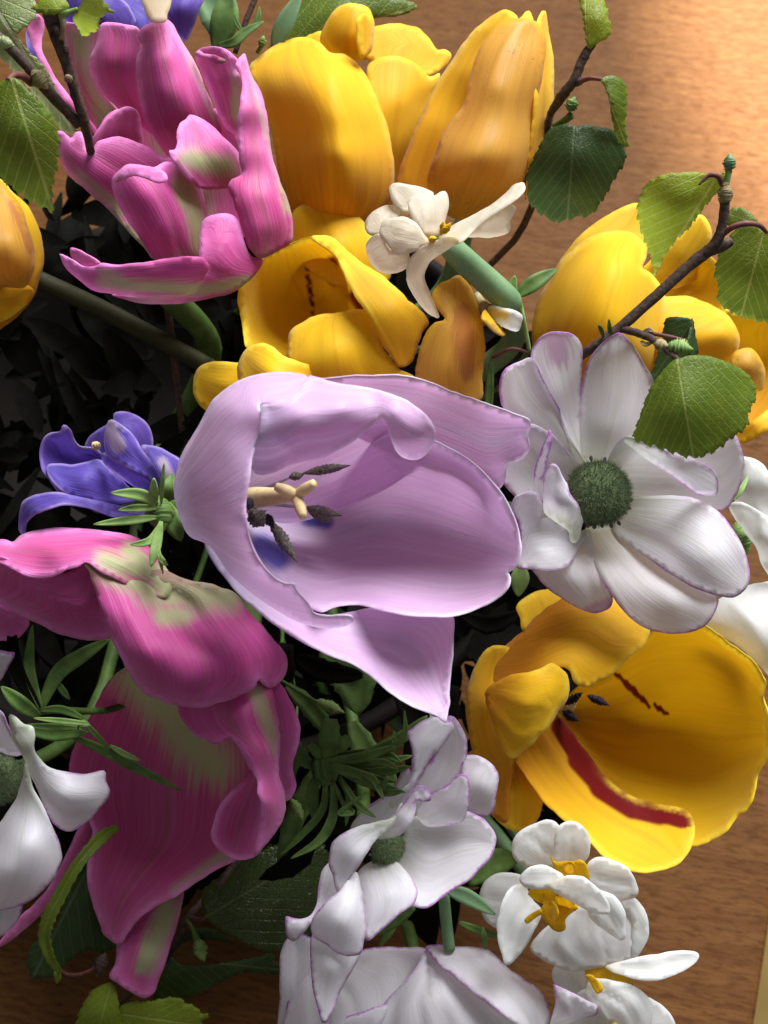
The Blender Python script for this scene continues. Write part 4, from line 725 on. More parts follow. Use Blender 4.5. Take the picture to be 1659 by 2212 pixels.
f.petal([(278,1100),(290,1040),(330,1010),(395,998),(470,1080),(570,1190),(680,1230),(640,1290),(600,1370),(560,1412),(480,1425),(400,1412),(306,1402),(318,1300),(320,1200)], [(282,1090,100),(340,1008,120),(470,1080,100),(670,1235,0),(560,1405,70),(480,1420,90),(310,1395,80),(320,1200,90),(440,1230,60)], (720,1100,320,1250), ruf=5, rag=2, curl=8)
f.petal([(425,1130),(398,1060),(392,960),(400,860),(425,790),(455,715),(482,658),(494,690),(485,760),(460,850),(445,960),(455,1080),(470,1130)], [(425,1120,90),(395,950,130),(482,665,170),(455,850,150),(450,1080,110)], (560,1200,482,660), ruf=3, rag=2, thick=.0005)
f.petal([(455,1110),(440,1020),(445,930),(465,855),(490,845),(520,862),(560,940),(590,985),(630,1050),(650,1130),(648,1210),(630,1262),(600,1268),(590,1220),(530,1180)], [(460,1100,120),(445,950,160),(490,848,180),(560,940,170),(650,1130,130),(620,1262,100),(530,1170,120),(530,1050,190)], (470,1180,560,880), ruf=6, rag=3, wrk=5)
hairy_centre(f, 742, 1005, 45, 165, (0.05, -0.15, 1))
f.strip(((640,1230,-20),(650,1260,-10),(655,1285,0)), 8, 'green', 'sepal')
f.strip(((330,1400,-60),(320,1470,-60),(310,1565,-70)), 40, 'green_light', 'sepal')

# ---- white anemone, centre bottom, seen from the side
f = Thing('anemone', 'white anemone turned sideways with a feathery green ruff, under the lilac petal tip', 'anemone', (700, 1000, -40), 'H', -50, 'white', GA)
f.stem(17, 'green')
f.petal([(630,930),(720,800),(880,680),(960,540),(1010,620),(1000,740),(850,950),(720,1050)], [(640,930,40),(880,690,60),(960,550,80),(950,740,60),(750,1000,20)], (750,1050,900,620))
f.petal([(1170,260),(1210,245),(1250,250),(1300,312),(1330,400),(1325,500),(1300,610),(1220,740),(1060,860),(980,820),(1000,690),(1060,590),(1150,450)], [(1180,265,110),(1250,255,110),(1330,400,80),(1300,600,60),(1080,840,20),(1010,700,60),(1180,500,60)], (900,1000,1260,260), ruf=4)
f.petal([(1310,485),(1345,472),(1395,480),(1470,520),(1512,575),(1518,620),(1502,720),(1475,832),(1400,843),(1330,812),(1290,740)], [(1320,490,60),(1395,485,80),(1512,580,60),(1475,825,40),(1330,805,50),(1420,660,95)], (1100,900,1510,620), ruf=4)
f.petal([(1030,830),(1060,740),(1140,690),(1215,650),(1270,600),(1310,592),(1338,615),(1342,700),(1332,810),(1310,870),(1200,900),(1080,900)], [(1040,820,60),(1140,695,95),(1300,598,120),(1340,700,110),(1310,860,90),(1100,890,40),(1210,770,105)], (950,1000,1310,600), ruf=4)
f.petal([(968,345),(1000,310),(1060,268),(1140,245),(1200,270),(1232,268),(1247,300),(1205,390),(1150,460),(1105,515),(1050,595),(1000,670),(960,720),(880,800),(860,770),(930,700),(985,640),(1003,520),(994,420)], [(972,345,150),(1060,270,150),(1230,275,140),(1150,460,120),(1050,590,120),(880,790,110),(985,640,150),(1000,500,165),(1090,400,165)], (850,850,1150,260), ruf=4, rag=2, curl=6)
f.petal([(1015,680),(1060,662),(1098,690),(1117,725),(1110,750),(1060,755),(1025,745),(1015,820),(1000,870),(960,930),(900,965),(800,978),(760,960),(840,880),(930,790),(980,720)], [(1020,675,160),(1100,700,150),(1110,745,145),(1010,850,150),(900,962,130),(780,968,100),(930,790,140),(960,860,175)], (800,1000,1100,700), ruf=3, rag=1, curl=8, curl_w=8)
f.petal([(940,970),(1000,850),(1180,850),(1330,812),(1390,840),(1440,872),(1502,960),(1495,1020),(1470,1092),(1400,1160),(1330,1232),(1200,1312),(1080,1392),(1020,1385),(985,1370),(960,1250),(880,1120)], [(940,970,20),(1180,855,50),(1390,845,70),(1500,970,80),(1330,1230,100),(1080,1388,110),(1000,1370,100),(890,1120,10),(1150,1050,30),(1250,1150,70)], (820,1030,1430,1150), ruf=5, rag=1.5)
f.petal([(670,1190),(760,1110),(880,1105),(950,1160),(1010,1240),(1034,1300),(1015,1370),(960,1410),(900,1452),(820,1520),(728,1592),(700,1500),(685,1350)], [(680,1190,50),(870,1110,50),(1030,1300,100),(960,1410,120),(740,1580,130),(690,1350,100),(850,1300,120)], (780,1050,880,1520), ruf=3)
f.petal([(240,1445),(265,1450),(320,1460),(390,1440),(425,1375),(440,1250),(470,1150),(560,1100),(580,1250),(540,1330),(450,1425),(400,1480),(350,1540),(295,1590),(262,1580),(243,1540)], [(244,1450,140),(320,1460,130),(425,1375,120),(480,1150,80),(560,1200,80),(450,1425,110),(295,1585,120),(340,1500,160)], (700,1050,260,1540), ruf=3)
f.petal([(388,1600),(420,1520),(520,1480),(640,1500),(700,1600),(690,1680),(650,1750),(610,1820),(560,1920),(510,2030),(467,2085),(430,2000),(402,1880),(390,1740)], [(392,1610,120),(520,1490,120),(690,1640,110),(610,1820,110),(467,2080,120),(395,1750,110),(510,1750,160)], (650,1200,467,2080), ruf=3)
f.petal([(495,1130),(505,1050),(517,1000),(560,965),(620,930),(700,900),(780,880),(880,850),(935,760),(948,800),(900,870),(860,925),(780,990),(730,1060),(680,1140),(620,1220),(555,1310),(535,1270),(520,1200)], [(498,1130,140),(517,1003,150),(700,902,160),(880,850,150),(940,775,140),(780,990,150),(650,1180,160),(550,1300,140),(640,1060,195)], (860,850,520,1250), ruf=4, rag=2, curl=6)
f.petal([(402,1560),(400,1470),(450,1390),(510,1330),(560,1290),(660,1170),(690,1270),(705,1350),(722,1450),(720,1530),(704,1620),(690,1665),(640,1685),(600,1684),(520,1650),(460,1600)], [(405,1520,150),(510,1330,170),(660,1180,150),(710,1360,150),(718,1500,160),(640,1682,160),(520,1645,150),(560,1480,215),(630,1360,200)], (750,1050,590,1690), ruf=4, rag=2)
hairy_centre(f, 850, 1030, 40, 105, (0.5, 0.15, 0.75), dots=26)
# feathery ruff
for P, w in ((((440,520,20),(700,490,60),(900,420,90)),20), (((600,500,40),(850,450,80),(950,360,100),(952,210,110)),12), (((700,480,50),(950,360,60),(1090,240,60)),22), (((700,500,40),(880,400,60),(1000,330,50)),18), (((500,540,20),(760,540,60),(1000,480,70)),22), (((600,560,20),(800,580,80),(990,545,100)),18),
             (((550,570,20),(760,650,100),(960,700,140)),18), (((620,580,40),(760,620,110),(825,740,140)),14), (((560,600,40),(680,780,110),(780,850,130)),12), (((520,620,30),(600,790,90),(640,820,110),(560,825,120),(720,700,120)),10), (((480,600,20),(460,800,30),(330,960,30),(205,1080,20)),14), (((520,640,20),(520,850,60),(440,990,80),(270,1098,90)),18),
             (((430,560,0),(330,480,20),(380,420,30)),26), (((450,540,10),(560,560,50),(700,600,80),(900,640,110)),20), (((650,540,40),(820,520,90),(910,560,120)),14), (((600,530,30),(800,470,50),(880,440,60),(890,330,60)),14), (((420,600,0),(400,720,0),(420,900,0)),22), (((560,560,40),(700,640,90),(820,660,130),(850,600,140)),12),
             (((500,480,10),(700,470,40),(860,480,70),(930,520,80)),18), (((560,620,20),(620,720,70),(600,900,70)),14), (((700,600,60),(840,700,120),(950,690,150)),14)):
    f.strip(P, w * 1.15, 'green', 'ruff_leaf', cup=.4)
for P, w in ((((490,520,20),(500,400,50),(510,260,70)),48), (((500,500,20),(560,420,50),(632,380,60)),34), (((490,520,10),(440,470,30),(380,410,40)),24)):
    f.strip(P, w, 'green', 'ruff_leaf', teeth=.12, prof=(.4,.55,1,.9,.6))
f.blob((400,560,-10),(560,540,20),38,'green','collar',knob=.1)

# ---- white anemone at the bottom edge
f = Thing('anemone', 'broad white anemone with streaked petals at the bottom, below the sideways anemone', 'anemone', (1100, 2350, -150), 'H', -200, 'white', GA, crease=8)
f.stem(17, 'green')
f.petal([(205,2300),(205,1900),(215,1640),(260,1570),(340,1550),(420,1600),(420,1800),(380,2300)], [(210,2200,-40),(215,1650,-20),(400,1600,-30),(400,2200,-40),(300,1850,10)], (500,2300,280,1560))
f.petal([(225,2350),(240,2000),(280,1880),(400,1730),(600,1660),(800,1628),(950,1625),(1085,1640),(1110,1720),(1050,1900),(900,2100),(700,2350)], [(235,2300,0),(280,1885,0),(600,1665,-20),(950,1630,-20),(1085,1660,0),(900,2050,30),(600,1900,60),(450,2100,60)], (1100,2400,600,1640), wrk=8, ruf=5)
f.petal([(450,2110),(560,2060),(700,2020),(850,1980),(800,2120),(600,2350),(430,2350)], [(460,2110,60),(700,2020,70),(840,1985,70),(650,2250,60)], (1000,2300,480,2100), wrk=6)
f.petal([(760,2350),(790,2100),(830,1980),(920,1870),(1020,1760),(1090,1640),(1180,1730),(1300,1840),(1450,1960),(1650,2110),(1750,2350)], [(780,2300,60),(920,1875,50),(1090,1650,20),(1300,1850,60),(1600,2080,60),(1100,1950,110),(1200,2200,110)], (1200,2500,1090,1640), wrk=10, ruf=5)
f.petal([(1080,1628),(1150,1612),(1250,1622),(1350,1622),(1450,1640),(1560,1740),(1659,1810),(1790,1920),(1830,2030),(1815,2120),(1780,2220),(1720,2180),(1650,2115),(1550,2040),(1400,1925),(1250,1800),(1150,1720)], [(1085,1632,30),(1250,1622,20),(1450,1645,20),(1659,1812,30),(1825,2040,20),(1780,2210,60),(1650,2112,120),(1400,1922,120),(1200,1760,80),(1400,1750,80),(1600,1930,110)], (1200,2500,1200,1600), rag=2, wrk=5, ruf=5)
f.petal([(540,2015),(560,2020),(620,2050),(700,2092),(772,2132),(765,2165),(700,2180),(600,2215),(520,2260),(535,2180),(552,2100)], [(542,2020,140),(700,2092,140),(770,2140,120),(600,2210,100),(540,2180,110),(620,2120,170)], (560,2300,600,2030), mp='I', rag=1.5)
f = Thing('anemone_leaf', 'small grey green leafy stalk under the sideways white anemone', 'leaf', (1200, 1500, -200), 'H', -120, 'green_blue')
f.tube([(1185,1300,0,14),(1200,1450,-20,14),(1222,1640,-40,14)], 'green_blue', 'stalk')
f.strip(((1200,1280,20),(1330,1330,30),(1500,1435,20)), 34, 'green_blue', 'leaf')
f.strip(((1010,1390,-20),(900,1470,-30),(780,1560,-40)), 26, 'green', 'leaf')
f.strip(((900,1500,-60),(850,1560,-50),(800,1630,-50)), 14, 'green', 'leaf')
f.strip(((1280,1480,-40),(1400,1530,-40),(1580,1580,-60)), 16, 'green', 'leaf')
f.strip(((1440,1640,-20),(1430,1560,-10),(1420,1510,-10)), 12, 'green', 'leaf')
f.strip(((1330,1240,-40),(1500,1120,-40),(1640,1100,-60)), 60, 'green', 'leaf')

# ---- white double daffodil
f = Thing('daffodil', 'snow white double daffodil with a yellow heart, under the red flamed tulip', 'daffodil', (620, 1720, -60), 'I', -150, 'snow', GD, bulge=0.4, crease=6)
f.stem(20)
f.petal([(170,1610),(185,1520),(230,1465),(290,1448),(400,1480),(380,1620),(290,1740),(210,1700)], [(175,1610,0),(240,1465,10),(390,1500,20),(290,1730,10),(280,1600,40)], (600,1600,200,1550))
f.petal([(430,1840),(455,1780),(540,1700),(650,1620),(800,1640),(880,1600),(945,1582),(1000,1640),(1022,1720),(1018,1780),(990,1835),(930,1885),(870,1910),(760,1930),(650,1950),(560,1930),(480,1882)], [(440,1840,60),(540,1705,70),(750,1650,60),(945,1586,60),(1020,1740,60),(930,1880,60),(700,1940,60),(490,1880,60),(680,1800,130),(880,1740,90)], (620,1600,720,1950), wrk=4)
f.petal([(880,1610),(940,1580),(1000,1640),(1023,1725),(1000,1815),(950,1875),(930,1800),(940,1700)], [(890,1610,70),(1000,1645,90),(1015,1760,80),(950,1870,70),(940,1720,90)], (700,1650,1000,1720))
f.petal([(262,1740),(270,1680),(290,1600),(330,1530),(390,1510),(440,1590),(480,1640),(440,1760),(380,1852),(310,1922),(288,1880)], [(265,1730,120),(330,1532,110),(470,1640,70),(440,1760,90),(308,1915,130),(370,1700,150)], (560,1580,300,1900), curl=6)
f.petal([(333,1330),(345,1280),(380,1240),(440,1210),(510,1188),(565,1210),(600,1290),(590,1400),(530,1430),(460,1432),(385,1415),(342,1375)], [(336,1330,130),(440,1212,130),(560,1215,140),(570,1400,100),(390,1410,130),(450,1310,165)], (600,1480,370,1250), ruf=4)
f.petal([(545,1330),(560,1250),(590,1210),(640,1194),(692,1220),(727,1290),(722,1360),(690,1410),(600,1420),(540,1395)], [(550,1320,170),(640,1198,160),(722,1300,150),(690,1405,130),(560,1400,140),(640,1300,185)], (620,1480,640,1195), ruf=4)
f.petal([(700,1500),(705,1430),(735,1388),(775,1372),(845,1390),(920,1430),(958,1490),(968,1545),(955,1575),(905,1592),(840,1605),(750,1570)], [(705,1490,150),(775,1376,160),(920,1432,150),(965,1550,130),(840,1600,130),(830,1490,185)], (620,1520,960,1530), ruf=5)
f.petal([(720,1540),(800,1550),(860,1580),(905,1660),(900,1700),(905,1780),(880,1792),(800,1740),(720,1670)], [(725,1545,150),(860,1582,160),(905,1670,150),(885,1788,140),(760,1690,140),(830,1660,185)], (640,1540,890,1780), ruf=4)
f.petal([(372,1490),(395,1450),(440,1420),(495,1414),(550,1438),(595,1472),(540,1525),(460,1535),(395,1522)], [(376,1490,190),(495,1418,190),(590,1472,190),(460,1530,190),(480,1475,225)], (640,1500,380,1490), ruf=3)
f.petal([(522,1530),(560,1490),(620,1470),(690,1478),(760,1525),(800,1570),(832,1630),(826,1662),(745,1658),(650,1608),(570,1565)], [(526,1530,210),(620,1473,215),(760,1527,210),(828,1650,200),(650,1605,205),(680,1550,250)], (540,1500,830,1650), ruf=3)
for o, h in (([(415,1560),(445,1530),(520,1515),(560,1560),(530,1605),(470,1595)],185), ([(475,1650),(520,1580),(600,1585),(665,1630),(640,1650),(600,1685),(598,1735),(570,1748),(535,1735),(500,1690)],175), ([(398,1695),(430,1660),(480,1635),(490,1655),(450,1680),(412,1707)],190),
             ([(522,1365),(555,1395),(620,1392),(690,1398),(718,1450),(716,1505),(680,1495),(600,1470),(555,1440)],185), ([(560,1580),(620,1570),(650,1610),(600,1640)],205), ([(530,1590),(560,1640),(545,1700),(520,1650)],200), ([(600,1410),(640,1400),(650,1450),(610,1460)],200)):
    cx = sum(p[0] for p in o)/len(o); cy = sum(p[1] for p in o)/len(o)
    f.petal(o, [(*o[0],h-20),(*o[len(o)//3],h),(*o[2*len(o)//3],h-10),(cx,cy,h-35)], (cx,cy+60,cx,cy-60), 'corona', name='corona', g=7, ruf=8, rag=2)

# ---- second white daffodil at the bottom edge
f = Thing('daffodil', 'white daffodil with one long petal pointing out over the bare table', 'daffodil', (760, 2100, -60), 'I', -200, 'snow', GD, bulge=0.45, crease=6)
f.stem(20)
f.petal([(540,1930),(620,1900),(720,1890),(730,2000),(680,2080),(560,2040)], [(550,1940,40),(720,1895,50),(680,2070,60),(560,2030,30),(640,1980,75)], (700,2100,600,1900))
f.petal([(1010,2080),(1060,2100),(1110,2135),(1145,2185),(1160,2260),(1150,2400),(980,2400),(980,2200)], [(1015,2085,50),(1110,2137,60),(1158,2260,40),(1050,2380,40),(1060,2230,80)], (800,2050,1140,2250))
f.petal([(800,1925),(850,1905),(950,1882),(1050,1860),(1180,1845),(1262,1853),(1274,1865),(1262,1892),(1200,1942),(1100,1985),(1040,1996),(970,1990),(880,1960)], [(810,1925,110),(1050,1862,110),(1268,1860,120),(1200,1940,130),(1000,1992,130),(880,1958,130),(1040,1925,160)], (780,1960,1270,1865), curl=5)
f.petal([(600,2200),(620,2110),(690,2040),(770,2060),(850,2200),(800,2400),(620,2400)], [(610,2190,60),(690,2045,90),(830,2190,90),(700,2390,60),(710,2200,110)], (800,2000,620,2300))
f.petal([(700,2060),(730,1995),(780,1985),(860,1998),(950,2022),(1020,2082),(1042,2140),(1034,2210),(1000,2280),(930,2320),(850,2230),(770,2150)], [(705,2060,120),(780,1988,120),(950,2024,130),(1040,2140,110),(930,2310,100),(770,2145,120),(900,2130,175)], (760,1960,980,2250), ruf=4)
f.petal([(1000,2300),(1040,2220),(1090,2300),(1090,2420),(980,2420)], [(1005,2300,110),(1040,2230,110),(1085,2310,100),(1030,2350,130)], (900,2000,1050,2400))
for o, h in (([(708,1915),(780,1908),(850,1928),(920,1968),(948,2022),(920,2025),(870,2000),(800,1988),(745,2000),(706,1975)],125), ([(700,1970),(740,1975),(790,2040),(765,2060),(730,2010)],140), ([(820,2250),(835,2215),(860,2215),(860,2300),(830,2300)],150)):
    cx = sum(p[0] for p in o)/len(o); cy = sum(p[1] for p in o)/len(o)
    f.petal(o, [(*o[0],h-10),(*o[len(o)//3],h),(*o[2*len(o)//3],h),(cx,cy,h-25)], (cx,cy+60,cx,cy-60), 'corona', name='corona', g=7, ruf=6)

# ---- white anemone, left edge
f = Thing('anemone', 'white anemone with folded petals and dark green eye beside the huge drooping pink tulip', 'anemone', (20, 1180, -60), 'P', -10, 'white', GA)
f.stem(17, 'green')
f.petal([(-120,250),(0,262),(60,276),(100,283),(70,350),(40,420),(0,480),(-120,500)], [(-100,260,60),(60,278,70),(95,288,70),(0,475,20),(-100,480,10),(-10,370,50)], (-100,900,60,280))
f.petal([(-120,640),(-20,680),(20,720),(50,800),(110,900),(170,1000),(130,1020),(60,1012),(0,992),(-120,970)], [(-100,660,100),(20,725,120),(110,900,130),(160,1000,120),(60,1010,60),(-100,970,40),(20,870,90)], (-60,1200,40,720), curl=8)
f.petal([(62,740),(70,722),(110,745),(160,790),(232,812),(250,880),(250,980),(290,1050),(350,1100),(480,1132),(620,1146),(755,1130),(762,1190),(782,1235),(794,1275),(775,1330),(700,1425),(600,1512),(520,1562),(450,1550),(380,1500),(320,1400),(270,1260),(215,1160),(150,1000),(90,880)],
        [(66,735,150),(160,790,170),(250,930,170),(350,1100,150),(620,1146,120),(758,1135,120),(790,1275,110),(600,1510,90),(480,1555,90),(320,1400,110),(215,1160,130),(90,870,140),(180,930,190),(450,1300,185),(620,1300,160)], (150,1000,780,1260), rag=1.5, ruf=4)
f.petal([(180,1072),(195,1120),(225,1240),(285,1350),(365,1500),(430,1640),(447,1750),(412,1845),(412,1880),(395,1905),(300,2000),(200,2072),(80,2116),(-120,2116),(-120,1640),(20,1480),(110,1330),(160,1180)],
        [(180,1080,150),(285,1350,150),(430,1640,130),(445,1750,120),(400,1900,120),(200,2070,110),(-100,2110,90),(-100,1650,60),(110,1330,100),(200,1650,190),(50,1850,170)], (170,1100,150,2110), rag=1.5, ruf=4)
f.petal([(-120,2090),(60,2090),(160,2090),(130,2190),(70,2270),(0,2325),(-120,2360)], [(-100,2100,60),(150,2095,70),(70,2265,60),(-100,2340,40),(20,2190,90)], (0,1600,0,2330))
hairy_centre(f, -10, 1190, 20, 165, (0.35, -0.1, 0.9))

# ---- white flower at the right edge
f = Thing('daffodil', 'soft white flower with broad rumpled petals, tucked behind the white anemone at the table side', 'daffodil', (700, 1300, -160), 'N', -150, 'cream', GD)
f.stem(20)
f.petal([(470,1700),(560,1500),(700,1420),(900,1350),(1150,1350),(1150,2060),(1000,2085),(930,2020),(800,1900),(640,1790)], [(480,1700,-60),(700,1425,-40),(1140,1360,-40),(1140,2050,-20),(930,2015,-20),(640,1785,-40),(850,1650,20),(1000,1850,30)], (500,1200,1000,2050), wrk=8, mat='snow')
f.petal([(700,660),(770,450),(755,325),(800,330),(880,352),(950,400),(1000,470),(1150,600),(1150,980),(983,960),(880,900),(800,780)], [(710,650,-60),(760,335,-40),(950,402,-20),(1140,620,-20),(1140,960,-20),(830,830,-40),(830,560,-10),(960,700,-50)], (700,1200,850,340), wrk=8, mat='snow')
f.petal([(670,720),(760,700),(850,740),(983,820),(1150,900),(1150,1420),(1000,1300),(930,1185),(880,1045),(800,945),(720,830)], [(680,720,-20),(850,742,0),(1140,910,10),(1140,1400,-20),(930,1180,-30),(790,930,-30),(960,980,40)], (700,1300,1000,850), wrk=8, mat='snow')
f.blob((720,860,-60),(820,1120,-60),26,'green_light','sepal')
f.strip(((700,690,20),(770,600,20),(830,480,0)), 12, 'green_light', 'sepal')

# ---- orange tulip, left edge
f = Thing('tulip', 'peach orange tulip leaning out under the large birch leaf', 'tulip', (300, 850, -60), 'M', -100, 'peach', GT)
f.petal([(-120,60),(20,88),(100,170),(200,262),(290,420),(328,560),(334,720),(300,860),(270,960),(180,1085),(60,1200),(-120,1300)], [(-100,70,-40),(100,175,-40),(290,420,-60),(330,640,-80),(270,950,-80),(60,1190,-80),(-100,1280,-80),(60,650,20)], (300,900,-60,80), mat='yellow')
f.petal([(-120,880),(60,905),(230,908),(265,960),(150,1095),(0,1180),(-120,1220)], [(-100,890,-40),(230,912,-40),(150,1090,-60),(-100,1200,-60),(50,1000,0)], (300,900,-60,1100), mat='yellow')
f.petal([(-120,70),(20,100),(60,150),(130,240),(200,400),(250,560),(272,700),(262,780),(235,850),(185,915),(60,912),(-120,895)], [(-100,80,20),(20,105,20),(200,400,20),(270,700,10),(240,850,0),(60,910,30),(-100,890,40),(80,550,110),(150,720,80)], (300,900,0,90), marks=[(100,260,240,620,70)])
f.tube([(240,830,-120,22),(420,910,-140,22),(800,1090,-200,23),(1200,1300,-270,23),(1600,1520,-340,23)], 'stem_dim', 'stem')
f.stem(23, 'stem_dim', base=(448, 790, -440), via=((560, 900, -600),))

# ================================================================== BIRCH TWIGS AND LEAVES
LT = (5.5, 22)
f = Thing('birch_twig', 'forked brown birch twig with a large green leaf, stuck into the pink and green tulip', 'birch twig', (700, 1160, 40), 'L', 0, 'leaf', GB)
f.tube([(700,1165,30,9),(640,900,110,11),(560,650,150,11),(500,450,180,12),(420,200,220,16),(390,80,240,17),(380,-60,250,15)], 'twig', 'twig', knob=.05)
f.tube([(610,960,95,12),(480,820,130,11),(350,680,160,12),(230,540,180,10),(80,370,200,11),(-80,230,210,11)], 'twig', 'twig', knob=.05)
f.blob((240,540,185),(370,690,172),17,'bud_scale','bud_scale')
f.blob((370,215,235),(470,260,225),15,'twig','bud_scar')
f.blob((505,575,180),(550,640,170),9,'bud_scale','bud_scale')
f.blob((500,330,210),(520,460,200),6,'twig','bud_scar')
f.tube([(240,640,170,8),(180,590,200,8),(110,580,230,6),(60,620,250,5)], 'twig_red', 'petiole')
f.tube([(470,300,215,5),(485,180,235,6),(470,90,240,8)], 'bud_scale', 'petiole')
f.tube([(470,120,240,9),(540,90,240,5),(600,70,240,4)], 'green_light', 'petiole')
f.petal([(90,598),(150,620),(215,690),(290,760),(350,830),(405,900),(440,990),(455,1090),(448,1180),(440,1270),(410,1390),(400,1480),(405,1570),(412,1640),(340,1600),(230,1540),(100,1450),(0,1370),(-150,1240),(-220,900),(-120,700),(0,630)],
        [(90,600,250),(290,760,235),(440,990,205),(440,1270,170),(412,1635,110),(230,1540,150),(0,1370,190),(-200,950,230),(-50,660,250),(160,1000,250),(250,1300,200)], (90,590,412,1640), mat='leaf', name='leaf', teeth=(9, 30), thick=.00025, fold=-8)
f.petal([(600,65),(630,20),(640,-50),(720,-60),(800,0),(840,60),(880,92),(800,110),(760,170),(760,220),(690,260),(640,282),(600,220),(560,140)], [(600,70,240),(720,-50,250),(875,92,220),(640,278,190),(700,120,245)], (590,80,800,160), mat='leaf_bright', name='leaf', teeth=(6, 20), thick=.00025)
f.petal([(250,65),(300,20),(380,-40),(480,-20),(535,50),(480,85),(430,108),(340,105)], [(255,65,255),(380,-30,255),(530,50,250),(380,100,262),(400,40,275)], (520,60,260,60), mat='leaf_bright', name='leaf', teeth=(4, 20), thick=.00025)
f.petal([(-150,-80),(120,-60),(250,-30),(285,100),(200,200),(130,260),(210,380),(330,500),(430,690),(510,900),(600,1010),(500,1020),(380,880),(220,680),(40,480),(-150,300)], [(-140,-70,60),(250,-20,80),(200,210,90),(330,500,60),(560,1010,-20),(200,650,40),(-140,280,60),(60,200,110)], (-100,-60,560,1000), mat='leaf_pale', name='leaf', teeth=(5, 24), thick=.00025)
f.blob((-40,300,215),(120,360,205),12,'leaf_pale','bud')
f.stem(9, 'twig', base=(.28*700, .28*1165, 25), via=((330, 520, -260),))

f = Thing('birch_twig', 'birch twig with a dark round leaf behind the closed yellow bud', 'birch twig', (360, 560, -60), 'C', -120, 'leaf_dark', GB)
f.tube([(330,620,-40,9),(400,520,0,12),(455,450,20,11),(495,350,30,11),(535,275,40,10),(570,240,45,6)], 'twig', 'twig', knob=.08)
f.blob((470,440,25),(500,470,25),12,'twig','bud_scar')
f.blob((480,320,35),(545,320,35),10,'twig','bud_scar')
f.tube([(480,460,25,6),(540,435,50,5),(610,440,70,4)], 'twig_red', 'petiole')
f.tube([(345,700,-20,7),(400,670,0,8),(440,640,20,9)], 'green', 'petiole')
f.blob((430,620,20),(462,535,40),15,'green_light','bud')
f.petal([(484,-80),(560,-60),(610,-10),(640,50),(652,110),(665,160),(650,210),(600,235),(540,268),(520,200),(505,100),(490,20)], [(490,-60,40),(600,-20,50),(660,150,50),(535,262,50),(505,100,60),(580,100,80)], (530,275,520,-90), mat='leaf_bright', name='leaf', teeth=(6, 22), thick=.00025)
f.petal([(608,440),(640,420),(690,422),(735,455),(750,520),(748,600),(742,680),(752,760),(755,812),(720,800),(690,740),(670,660),(655,560),(635,490)], [(610,440,70),(690,424,70),(748,560,30),(755,805,-20),(670,660,60),(700,560,75)], (605,435,750,810), mat='leaf', name='leaf', teeth=(4, 22), thick=.00025)
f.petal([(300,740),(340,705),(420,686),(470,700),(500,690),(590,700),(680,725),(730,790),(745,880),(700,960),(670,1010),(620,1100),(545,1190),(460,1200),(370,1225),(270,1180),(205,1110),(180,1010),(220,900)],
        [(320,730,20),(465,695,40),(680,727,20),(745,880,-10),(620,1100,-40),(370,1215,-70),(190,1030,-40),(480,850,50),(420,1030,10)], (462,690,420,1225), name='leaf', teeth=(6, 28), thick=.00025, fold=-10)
f.stem(9, 'twig', base=(1061.7+.39*330, .39*620, -165), via=((1110, 520, -380),))

f = Thing('birch_twig', 'dark slanting birch twig with bright serrated leaves, over the plump yellow tulip', 'birch twig', (380, 1360, 60), 'J', 20, 'leaf', GB)
f.tube([(380,1345,20,8),(490,1270,90,10),(700,1120,120,11),(950,900,140,11),(1150,720,150,12),(1280,620,160,13),(1360,585,165,13),(1425,560,165,10)], 'twig', 'twig', knob=.04)
f.tube([(1250,640,160,10),(1330,560,175,11),(1365,470,185,10),(1380,380,195,10),(1385,290,205,10)], 'twig', 'twig', knob=.04)
f.blob((1385,310,205),(1385,180,215),15,'bud_scale','bud_scale',prof=(.7,.9,1,.85,.6,.4))
f.tube([(1390,200,212,7),(1405,140,220,6),(1410,110,222,7)], 'green_light', 'shoot')
f.blob((1410,125,220),(1415,-5,230),12,'green_blue','bud')
f.tube([(1365,195,212,5),(1345,150,225,5),(1310,135,230,5),(1275,145,228,4),(1220,200,225,2)], 'twig_red', 'petiole')
f.tube([(1375,510,180,6),(1440,465,200,6),(1520,445,205,6),(1600,455,195,5),(1650,500,170,4)], 'twig_red', 'petiole')
for x in ((600,1120,140,585,1090), (655,1120,150,650,1050)): f.strip(((x[0]+15,x[1]+50,120),(x[0],x[1],x[2]),(x[3],x[4],x[2]+10)), 9, 'green', 'stipule')
f.tube([(720,1110,122,8),(860,1150,150,8),(950,1195,170,8),(1040,1270,190,6),(1095,1315,215,4)], 'twig', 'shoot', knob=.08)
f.tube([(900,1140,155,4),(1040,1165,175,4),(1145,1190,180,3)], 'twig_red', 'petiole')
f.strip(((840,1160,150),(900,1120,160),(930,1130,165)), 10, 'bud_scale', 'stipule'); f.strip(((850,1190,150),(880,1210,160),(920,1205,165)), 10, 'bud_scale', 'stipule')
f.blob((930,1210,175),(1030,1225,190),12,'bud_scale','bud_scale'); f.blob((1010,1220,185),(1185,1245,200),17,'green_light','bud')
f.petal([(1390,120),(1345,135),(1285,130),(1200,116),(1060,120),(1000,128),(940,150),(890,185),(865,230),(838,290),(828,370),(840,440),(858,500),(880,560),(905,620),(925,690),(942,765),(975,710),(1000,660),(1040,600),(1090,535),(1140,490),(1190,430),(1250,345),(1320,265),(1380,190)],
        [(1380,125,205),(1200,118,215),(940,155,205),(830,370,160),(880,560,130),(942,755,100),(1040,600,150),(1190,430,165),(1370,195,190),(1040,330,210),(1150,280,220)], (1330,150,942,765), mat='leaf_bright', name='leaf', teeth=(6, 24), thick=.00025, fold=10)
